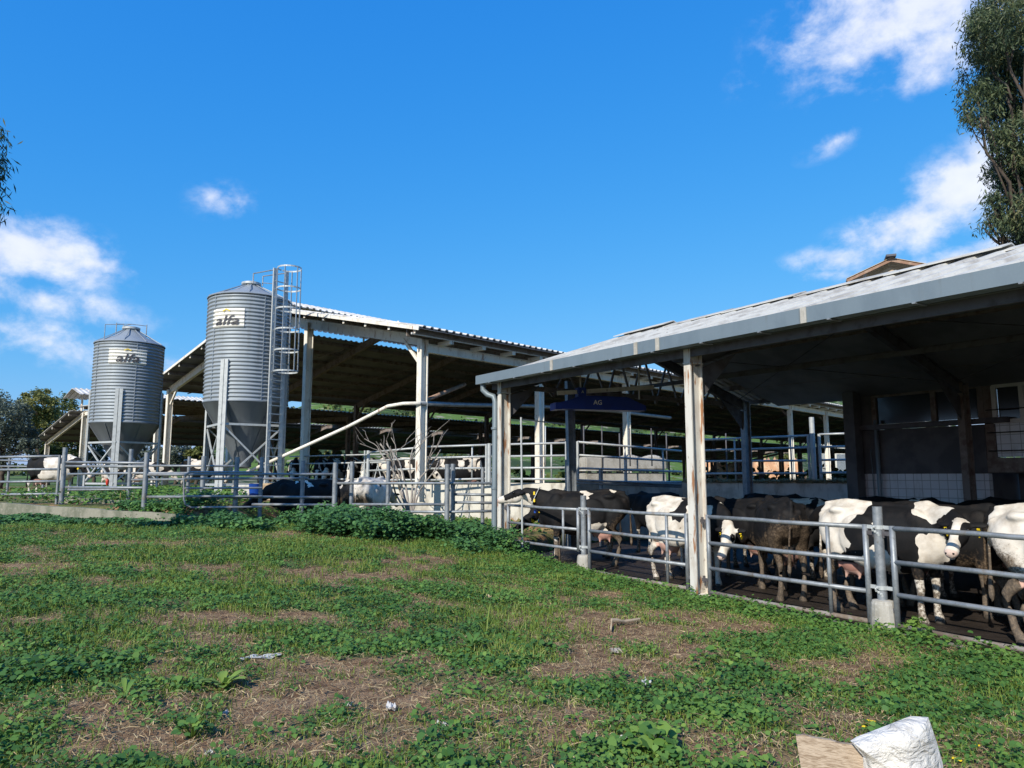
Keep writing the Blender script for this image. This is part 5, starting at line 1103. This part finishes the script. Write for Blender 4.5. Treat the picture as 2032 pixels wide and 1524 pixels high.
# single plants in the field
def rosette(name, label, pos, n, L, w, mt, tint, h=.5, seed=1):
    r = np.random.default_rng(seed); vs = []; fs = []; ts = []
    for i in range(n):
        a = r.uniform(0, 2*np.pi); l = L*r.uniform(.6,1.1); e = r.uniform(.25, 1.0)*h; d = np.array([math.cos(a), math.sin(a), 0]); s = np.array([-d[1], d[0], 0]); b = len(vs)
        for t, ww in ((0,.15),(.3,.6),(.6,1),(.85,.8),(1,.1)):
            c = d*(l*t)+np.array([0,0,e*l*2*t*(1-.55*t)]); vs += [c-s*w*ww/2+[0,0,.12*w*ww], c, c+s*w*ww/2+[0,0,.12*w*ww]]
        for k in range(4): fs += [[b+k*3, b+k*3+1, b+k*3+4, b+k*3+3], [b+k*3+1, b+k*3+2, b+k*3+5, b+k*3+4]]
        ts += [tint+r.normal(0,.08)]*15
    return tag(npmesh(name, np.array(vs)+np.array(pos), np.array(fs), M[mt], np.clip(ts,0,1), smooth=True), label, 'plant')
def onfield(px, py):
    for D in np.arange(3.2, 19, .02):
        p = at(px, py, D)
        if p.z <= HT([p.x],[p.y])[0]: return Vector((p.x,p.y,float(HT([p.x],[p.y])[0])))
    return at(px, py, 6)
rosette('leafy_weed', 'bright yellow-green leafy weed in the left foreground', onfield(443,1362), 18, .18, .06, 'mallow', 1.0, .6, 1)
rosette('leafy_weed', 'long-leaved pale green weed left of the bright yellow-green one', onfield(248,1385), 10, .17, .035, 'mallow', .85, .8, 2)
rosette('leafy_weed', 'blue-green tufted weed in the middle of the field', onfield(935,1290), 22, .17, .04, 'mallow', .5, 1.0, 3)
rosette('leafy_weed', 'thin upright grass tuft beside the blue-green weed', onfield(965,1265), 26, .20, .012, 'grass', .45, 1.6, 4)
def mallow_plant(name, label, pos, n, R0, rad, h, seed, tint=.5):
    r = np.random.default_rng(seed); a = r.uniform(0,2*np.pi,n); rr = np.sqrt(r.uniform(0,1,n))*R0; P = np.stack([pos[0]+np.cos(a)*rr, pos[1]+np.sin(a)*rr, pos[2]+h*(1-.5*(rr/R0)**2)*r.uniform(.6,1,n)], 1)
    V, F, t = leaves(P, rad*r.uniform(.6,1.2,n), np.clip(tint+r.normal(0,.15,n),0,1), seed, .4, 10); o = npmesh('leaves', V, F, M['mallow'], t)
    q = MB(); 
    for p in P[:40]: q.tube([Vector(pos)+Vector((0,0,-.02)), Vector(pos).lerp(Vector(p),.6)+Vector((0,0,.02)), Vector(p)-Vector((0,0,.004))], .0025, 4)
    g = thing(name, label, 'plant', pos); o.parent = g; o.matrix_parent_inverse = parent_inv(g); q.build('stems', M['grass'], g); return g
mallow_plant('mallow_plant', 'large-leaved mallow plant at the bottom edge right of centre', onfield(1292,1500), 34, .15, .042, .17, 5, .55)
mallow_plant('mallow_plant', 'mallow seedling standing over the brown patch in the left foreground', onfield(382,1468), 40, .11, .022, .12, 6, .35)
mallow_plant('mallow_plant', 'tall mallow shoot growing through the nearest gate by the concrete footing', S(5.0,8.45,0), 40, .14, .04, .35, 7, .75)
mallow_plant('mallow_plant', 'small weed sprig at the foot of the nearest gate at the right edge', S(3.4,8.4,0), 22, .07, .03, .30, 8, .7)
mallow_plant('mallow_plant', 'clump of broad mallow leaves in the right part of the field', onfield(1440,1320), 110, .32, .028, .15, 9, .6)
mallow_plant('mallow_plant', 'dark mallow clump at the left end of the field', onfield(60,1345), 120, .32, .027, .13, 10, .3)
# litter things
def scrap(name, label, pos, sz, mt, seed, cat='scrap', h=.04):
    r = random.Random(seed); n = 7; vs = []; L, w = sz; th = r.uniform(0,3)
    for i in range(n):
        for j in range(n):
            u = i/(n-1)-.5; v = j/(n-1)-.5; f = .75+.5*r.random()*(1 if (i in (0,n-1) or j in (0,n-1)) else 0); x = u*L*f*.8; y = v*w*f*.8
            vs.append(Vector((x*math.cos(th)-y*math.sin(th), x*math.sin(th)+y*math.cos(th), h*(.5+.5*math.sin(u*7+seed)*math.cos(v*6))+r.uniform(0,h*.25)))+Vector(pos))
    vs += [v-Vector((0,0,.006)) for v in vs]; m = n*n; fs = []
    for i in range(n-1):
        for j in range(n-1): a = i*n+j; fs += [(a,a+n,a+n+1,a+1),(m+a,m+a+1,m+a+n+1,m+a+n)]
    for i in range(n-1): fs += [(i, i+1, m+i+1, m+i), ((n-1)*n+i, m+(n-1)*n+i, m+(n-1)*n+i+1, (n-1)*n+i+1), (i*n, m+i*n, m+i*n+n, i*n+n), (i*n+n-1, i*n+2*n-1, m+i*n+2*n-1, m+i*n+n-1)]
    q = MB(); q.add(vs, fs); return tag(q.build(name, M[mt]), label, cat)
for (nm, px, py, sz, mt, lb, ct, h) in (('paper_scrap',1283,1363,(.09,.06),'paper','crumpled white paper scrap right of centre in the field','paper',.05),('paper_scrap',776,1412,(.07,.07),'paper','white paper scrap at the bottom left of centre','paper',.05),('paper_scrap',1238,1474,(.05,.03),'paper','small white scrap beside the large-leaved mallow plant','paper',.03),
    ('paper_scrap',692,1402,(.06,.03),'paper','thin white scrap left of the bottom-centre paper scrap','paper',.03),('paper_scrap',448,1420,(.04,.03),'paper','tiny white scrap over the brown patch at left','paper',.03),('paper_scrap',415,1502,(.05,.04),'paper','white scrap near the bottom edge at left','paper',.03),
    ('dead_leaf',1222,1298,(.13,.11),'bark','grey curled dead leaf below the cardboard strip','leaf',.05),('torn_wrapper',515,1308,(.36,.11),'paper','torn pale wrapper lying flat in the left part of the field','wrapper',.03),('orange_scrap',1165,1154,(.12,.1),'orange','small orange-pink scrap near the long gate','scrap',.05),('grey_scrap',878,1444,(.10,.05),'galv_light','grey plastic scrap at the bottom centre','scrap',.03),('pale_scrap',970,1193,(.07,.05),'cardboard','small tan scrap standing in the weeds in the middle','scrap',.08)):
    scrap(nm, lb, onfield(px, py), sz, mt, int(px), ct, h)
# bent cardboard strip
p0, p1, p2, p3 = onfield(1212,1256), onfield(1214,1241), onfield(1240,1240), onfield(1270,1238)
q = MB(); up_ = Vector((0,0,.035)); W1 = Vector((.0,.055,0)); vs = []
for p, hh, ww in ((p0+Vector((.0,0,0)),.02,.9),(p1,.05,1),(p1.lerp(p2,.5),.045,1.1),(p2,.03,.8),(p3,.045,.7)):
    for a in (-1, 1):
        for t in (0, .014): vs.append(p+Vector((.02*a if p is p0 else 0, .06*a*ww, hh+t)))
q.add(vs, [(0,2,3,1)]+[f for i in range(4) for f in ((i*4,i*4+4,i*4+6,i*4+2),(i*4+1,i*4+3,i*4+7,i*4+5),(i*4,i*4+1,i*4+5,i*4+4),(i*4+2,i*4+6,i*4+7,i*4+3))]+[(16,17,19,18)])
tag(q.build('cardboard_strip', M['cardboard']), 'bent tan cardboard strip lying on the dry patch right of centre', 'cardboard')
# board and white sack at the bottom right
bx = onfield(1650,1524); D0 = 3.55
A_, B_, = at(1579,1456,D0), at(1716,1484,D0-.12); dd_ = (B_-A_); L_ = dd_.length; ax = dd_.normalized(); back_ = Vector((-ax.y, ax.x, 0)); dn = Vector((.05,-.12,-1)).normalized()
q = MB(); n = 8; vs = []
for k, off in ((0, Vector((0,0,0))), (1, back_*.022)):
    for i in range(n+1): vs.append(A_+ax*(L_*i/n)+off+Vector((0,0,.003*math.sin(i*2.1)+(-.01 if i == 0 else 0))))
    for i in range(n, -1, -1): vs.append(A_+ax*(L_*(.04+.96*i/n))+dn*.42+off)
m = 2*(n+1); q.add(vs, [tuple(range(m)), tuple(range(m, 2*m))[::-1]]+[(i, (i+1) % m, m+(i+1) % m, m+i) for i in range(m)])
mw = mat('weathered_wood', (.45,.35,.26), .85); gr_ = rng(mw, noise(mw, 14, coord='World', stretch=(1,1,7), dist=1.5), .38, .68); cw = mixc(mw.node_tree, gr_, (.44,.35,.26), (.22,.155,.10)); cw = mixc(mw.node_tree, rng(mw, noise(mw, 5, coord='World'), .52, .66, 0, .85), cw, (.20,.12,.075)); setc(mw, cw); bump(mw, noise(mw, 60, coord='World', stretch=(1,1,5)), .5, .004)
bd = tag(q.build('wooden_board', mw), 'weathered wooden board with a broken corner standing beside the white sack', 'board')
# sack: draped closed surface following the photographed outline
out = [(1687,1470),(1700,1462),(1745,1445),(1806,1421),(1842,1423),(1858,1470),(1870,1512),(1878,1560),(1840,1640),(1780,1660),(1730,1640),(1716,1560),(1712,1500)]
nR = 9; cpx_, cpy_ = 1790, 1545; q = MB(); vs = []; r = random.Random(9); n = 52
def outp(t):
    i = int(t) % len(out); f = t-int(t); a = out[i]; b = out[(i+1) % len(out)]; return a[0]+(b[0]-a[0])*f, a[1]+(b[1]-a[1])*f
for side in (0, 1):
    for j in range(nR+1):
        f = (j/nR)
        for k in range(n):
            ox, oy = outp(k*len(out)/n); x = cpx_+(ox-cpx_)*f; y = cpy_+(oy-cpy_)*f; bul = math.sqrt(max(0, 1-f*f))
            cr = .016*math.sin((x-1700)*.012+(y-1420)*.07)+.010*math.sin((x-1700)*.06-(y-1420)*.03+1)+.014*abs(math.sin((y-1445+(x-1750)*.22)*.035))
            vs.append(at(x, y, 3.42+(-.13*bul+cr*(1-f**4) if side == 0 else .12*bul+cr*(1-f**4)*.6)))
fs = []; m = (nR+1)*n
for side in (0, 1):
    for j in range(nR):
        for k in range(n):
            a = side*m+j*n+k; b = side*m+j*n+(k+1) % n; fs.append((a, b, b+n, a+n))
for k in range(n): fs.append((nR*n+k, nR*n+(k+1) % n, m+nR*n+(k+1) % n, m+nR*n+k))
ms = mat('white_woven_sack', (.6,.6,.62), .42, spec=.4); setc(ms, mixc(ms.node_tree, rng(ms, noise(ms, 9, coord='World'), .5, .7, 0, .6), (.66,.63,.58), (.44,.40,.34))); 
wv = N(ms.node_tree, 'ShaderNodeTexNoise'); bump(ms, noise(ms, 11, coord='World', detail=4, dist=1.8, stretch=(1,1,2)), .9, .03)
q.add(vs, fs); me_ = q.build('plastic_sack', ms, smooth=True); tag(me_, 'crumpled white woven sack at the bottom edge beside the wooden board', 'sack')
mod = None
# small yellow flowers
fl_ = MB()
for (px, py) in ((1724,1434),(1733,1436),(1894,1510),(1904,1514),(1940,1484),(1715,1446)):
    c = at(px, py, onfield(px, py).y-.02); c.z += .01
    for k in range(4): a = k*1.57; fl_.ell(c+Vector((.008*math.cos(a), .008*math.sin(a), .004)), (.008,.008,.005), n=6, m=4)
tag(fl_.build('yellow_flowers', M['yellow']), 'scattered small yellow flowers around the white sack', 'flowers', kind='stuff')

# ------------------------------------------------------------------ trees
def crown(spots, nl, L, w, mt, name, parent, seed, droop=.5, cl=None, tintbase=.4):
    """spots: (Vector, radius) ellipsoids; leaves gathered in twig clusters"""
    r = np.random.default_rng(seed); tot = sum(s[1]**2.2 for s in spots); Vs = []; ts = []
    for (c, rad) in spots:
        n = int(nl*rad**2.2/tot); nc = max(4, int(n/55)); d = r.normal(0,1,(nc,3)); d /= np.linalg.norm(d, axis=1)[:,None]; cc = np.array(c)+d*(rad*r.uniform(.35,1,nc)**.6)[:,None]*np.array([1,1,.9])
        ct = r.normal(0,.20,nc); q = r.integers(0,nc,n); cr = (cl or rad*.20); P = cc[q]+r.normal(0,1,(n,3))*cr*.5+np.stack([np.zeros(n),np.zeros(n),-np.abs(r.normal(0,cr*.5*droop,n))],1)
        dr = r.normal(0,1,(n,3)); dr[:,2] = dr[:,2]*.5-droop*1.6; dr /= np.linalg.norm(dr, axis=1)[:,None]; sd = np.cross(dr, r.normal(0,1,(n,3))); sd /= np.linalg.norm(sd, axis=1)[:,None]
        l = L*r.uniform(.6,1.25,n)[:,None]; ww = w*r.uniform(.7,1.2,n)[:,None]
        nr = np.cross(dr, sd); V = np.stack([P, P+dr*l*.45+sd*ww*.5, P+dr*l+nr*l*.12, P+dr*l*.45-sd*ww*.5], 1); Vs.append(V.reshape(-1,3)); ts.append(np.repeat(np.clip(tintbase+ct[q]+r.normal(0,.12,n),0,1),4))
    V = np.concatenate(Vs); n = len(V)//4; return npmesh(name, V, np.arange(n*4).reshape(n,4), M[mt], np.concatenate(ts), parent)
def limb(q, a, b, r0, r1, rnd, n=6, j=.022):
    pts = [a.lerp(b, i/n)+Vector((rnd.gauss(0,j), rnd.gauss(0,j), rnd.gauss(0,j)))*(a-b).length*(0 if i in (0,n) else 1) for i in range(n+1)]
    q.tube(pts, [r0+(r1-r0)*i/n for i in range(n+1)], 8)
def tree(name, label, base, spots, nl, L, w, mt, seed, trunk=.25, droop=.5, cl=None, tb=.4, cat='tree', grp=None, bark='darkbark'):
    base = Vector(base); g = thing(name, label, cat, base, grp); crown(spots, nl, L, w, mt, 'crown', g, seed, droop, cl, tb)
    q = MB(); rnd = random.Random(seed); mid = sum((Vector(c) for c, _ in spots), Vector())/len(spots); fork = base.lerp(mid, .5); limb(q, base, fork, trunk, trunk*.7, rnd, 6, .02)
    for c, rad in spots:
        c = Vector(c); limb(q, fork, c, trunk*.45, .03, rnd)
        for _ in range(3): limb(q, fork.lerp(c, rnd.uniform(.5,.9)), c+Vector((rnd.gauss(0,.5), rnd.gauss(0,.5), rnd.gauss(0,.5)))*rad, .035, .01, rnd, 4)
    q.build('trunk', M[bark], g, smooth=True); return g
D = 20.5; sp_ = [(1985,55,72),(1938,195,40),(1975,140,64),(2000,335,40),(2008,298,36),(1995,262,22),(2005,20,80),(2025,175,90),(2015,265,48),(2035,325,48),(1998,372,28),(2000,425,42),(2040,415,55),(1966,395,18),(2014,470,26),(2080,110,60),(2090,320,60),(2060,-60,60),(1985,95,50),(1990,215,45),(1945,232,24),(1962,445,14)]
tree('eucalyptus_tree', 'tall drooping eucalyptus behind the shed roof at the right edge', (16.6,21.5,.8), [(at(a,b,D+(i % 4-1.5)*.5), c*D/1461) for i, (a,b,c) in enumerate(sp_)], 46000, .17, .038, 'euca', 3, .16, .8, .26, .42)
D = 12.0; sp_ = [(-34,262,36),(-28,310,28),(-28,385,24),(-20,405,18),(-75,330,60),(-36,345,20),(-110,270,80),(-170,330,80),(-160,220,80),(-250,260,90),(-220,350,70)]
tree('eucalyptus_tree', 'eucalyptus whose hanging branch tips enter at the left edge above the cloud', (-12.6,11.6,.95), [(at(a,b,D+(i % 3-1)*.3), c*D/1461) for i, (a,b,c) in enumerate(sp_)], 34000, .16, .026, 'euca', 4, .16, 1.1, .22, .35)
def bgtree(name, label, spots, D, nl, L, w, mt, seed, tb=.4, droop=.15, grp='trees and bushes behind the barns'):
    c0 = at(spots[0][0], 905, D); return tree(name, label, (c0.x,c0.y,float(HT([c0.x],[c0.y])[0])-.1), [(at(a,b,D+((i*7) % 5-2)*.5), c*D/1461) for i, (a,b,c) in enumerate(spots)], nl, L, w, mt, seed, .18, droop, None, tb, grp=grp)
bgtree('olive_tree', 'grey-green olive tree at the far left edge', [(5,835,50),(-40,820,60),(40,870,38),(0,885,40),(30,822,30),(60,890,25)], 44, 17000, .20, .07, 'olive', 11, .4)
bgtree('poplar_tree', 'tall yellow-green tree left of the rear barn', [(75,805,34),(60,840,36),(88,785,18),(95,845,34),(50,795,16)], 56, 14000, .20, .11, 'bush', 12, .65)
bgtree('leafy_tree', 'green tree rising just behind the rear barn vent', [(125,812,32),(165,850,30),(180,885,28),(135,850,34),(112,870,30),(150,880,26),(128,790,10),(105,890,30)], 64, 12000, .22, .12, 'bush', 13, .35)
for i, (px, py, rr, D, mt, tb, lb) in enumerate(((100,898,18,60,'bush',.2,'dark bush under the rear barn eave at its left end'),(145,903,16,66,'bush',.25,'dark bush under the rear barn behind its white column'),(190,905,15,66,'olive',.4,'grey bush beyond the left leg of the left silo'),(290,896,24,66,'olive',.6,'grey bush seen right of the left silo hopper'),
   (350,898,28,66,'olive',.7,'pale grey bush seen between the two silos'),(392,902,22,66,'bush',.5,'small green bush close to the taller silo leg'),(615,903,20,68,'bush',.95,'bright yellow-green bush just right of the ladder foot'),(660,907,18,70,'bush',.8,'yellow-green bush beyond the feed barrier'),
   (705,912,16,72,'olive',.5,'grey bush behind the railing post right of the feed barrier'),(900,918,18,86,'bush',.5,'green bush seen beyond the cows right of the barn corner column'),(1560,905,16,150,'bush',.8,'light green bush beyond the barn posts'),(1640,895,22,160,'bush',.8,'light green bush beyond the barn near the parlour corner'))):
    bgtree('bush', lb, [(px,py,rr),(px+rr*.8,py+4,rr*.7),(px-rr*.8,py+5,rr*.65)], D, 3500, .26, .14, mt, 20+i, tb)
# scrub on the hillside
x = RNG.uniform(-120, 260, 1500); y = RNG.uniform(80, 330, 1500); k = (fbm2(x, y, .03, 15, 3) > .47); x, y = x[k], y[k]; z = HT(x, y); n = len(x); q_ = np.repeat(np.arange(n), 45); m = len(q_); sz = RNG.uniform(.8,2.4,n)
P_ = np.stack([x[q_], y[q_], z[q_]+.5], 1)+RNG.normal(0,1,(m,3))*np.array([1,1,.6])*sz[q_][:,None]*.6; V_, F_a, t_a = leaves(P_, RNG.uniform(.2,.5,m), np.clip(RNG.normal(.25,.15,n)[q_],0,1), 99, 1.2); tag(npmesh('hillside_scrub', V_, F_a, M['bush'], t_a), 'dark scrub dotted over the green hillside beyond the barns', 'scrub', kind='stuff')
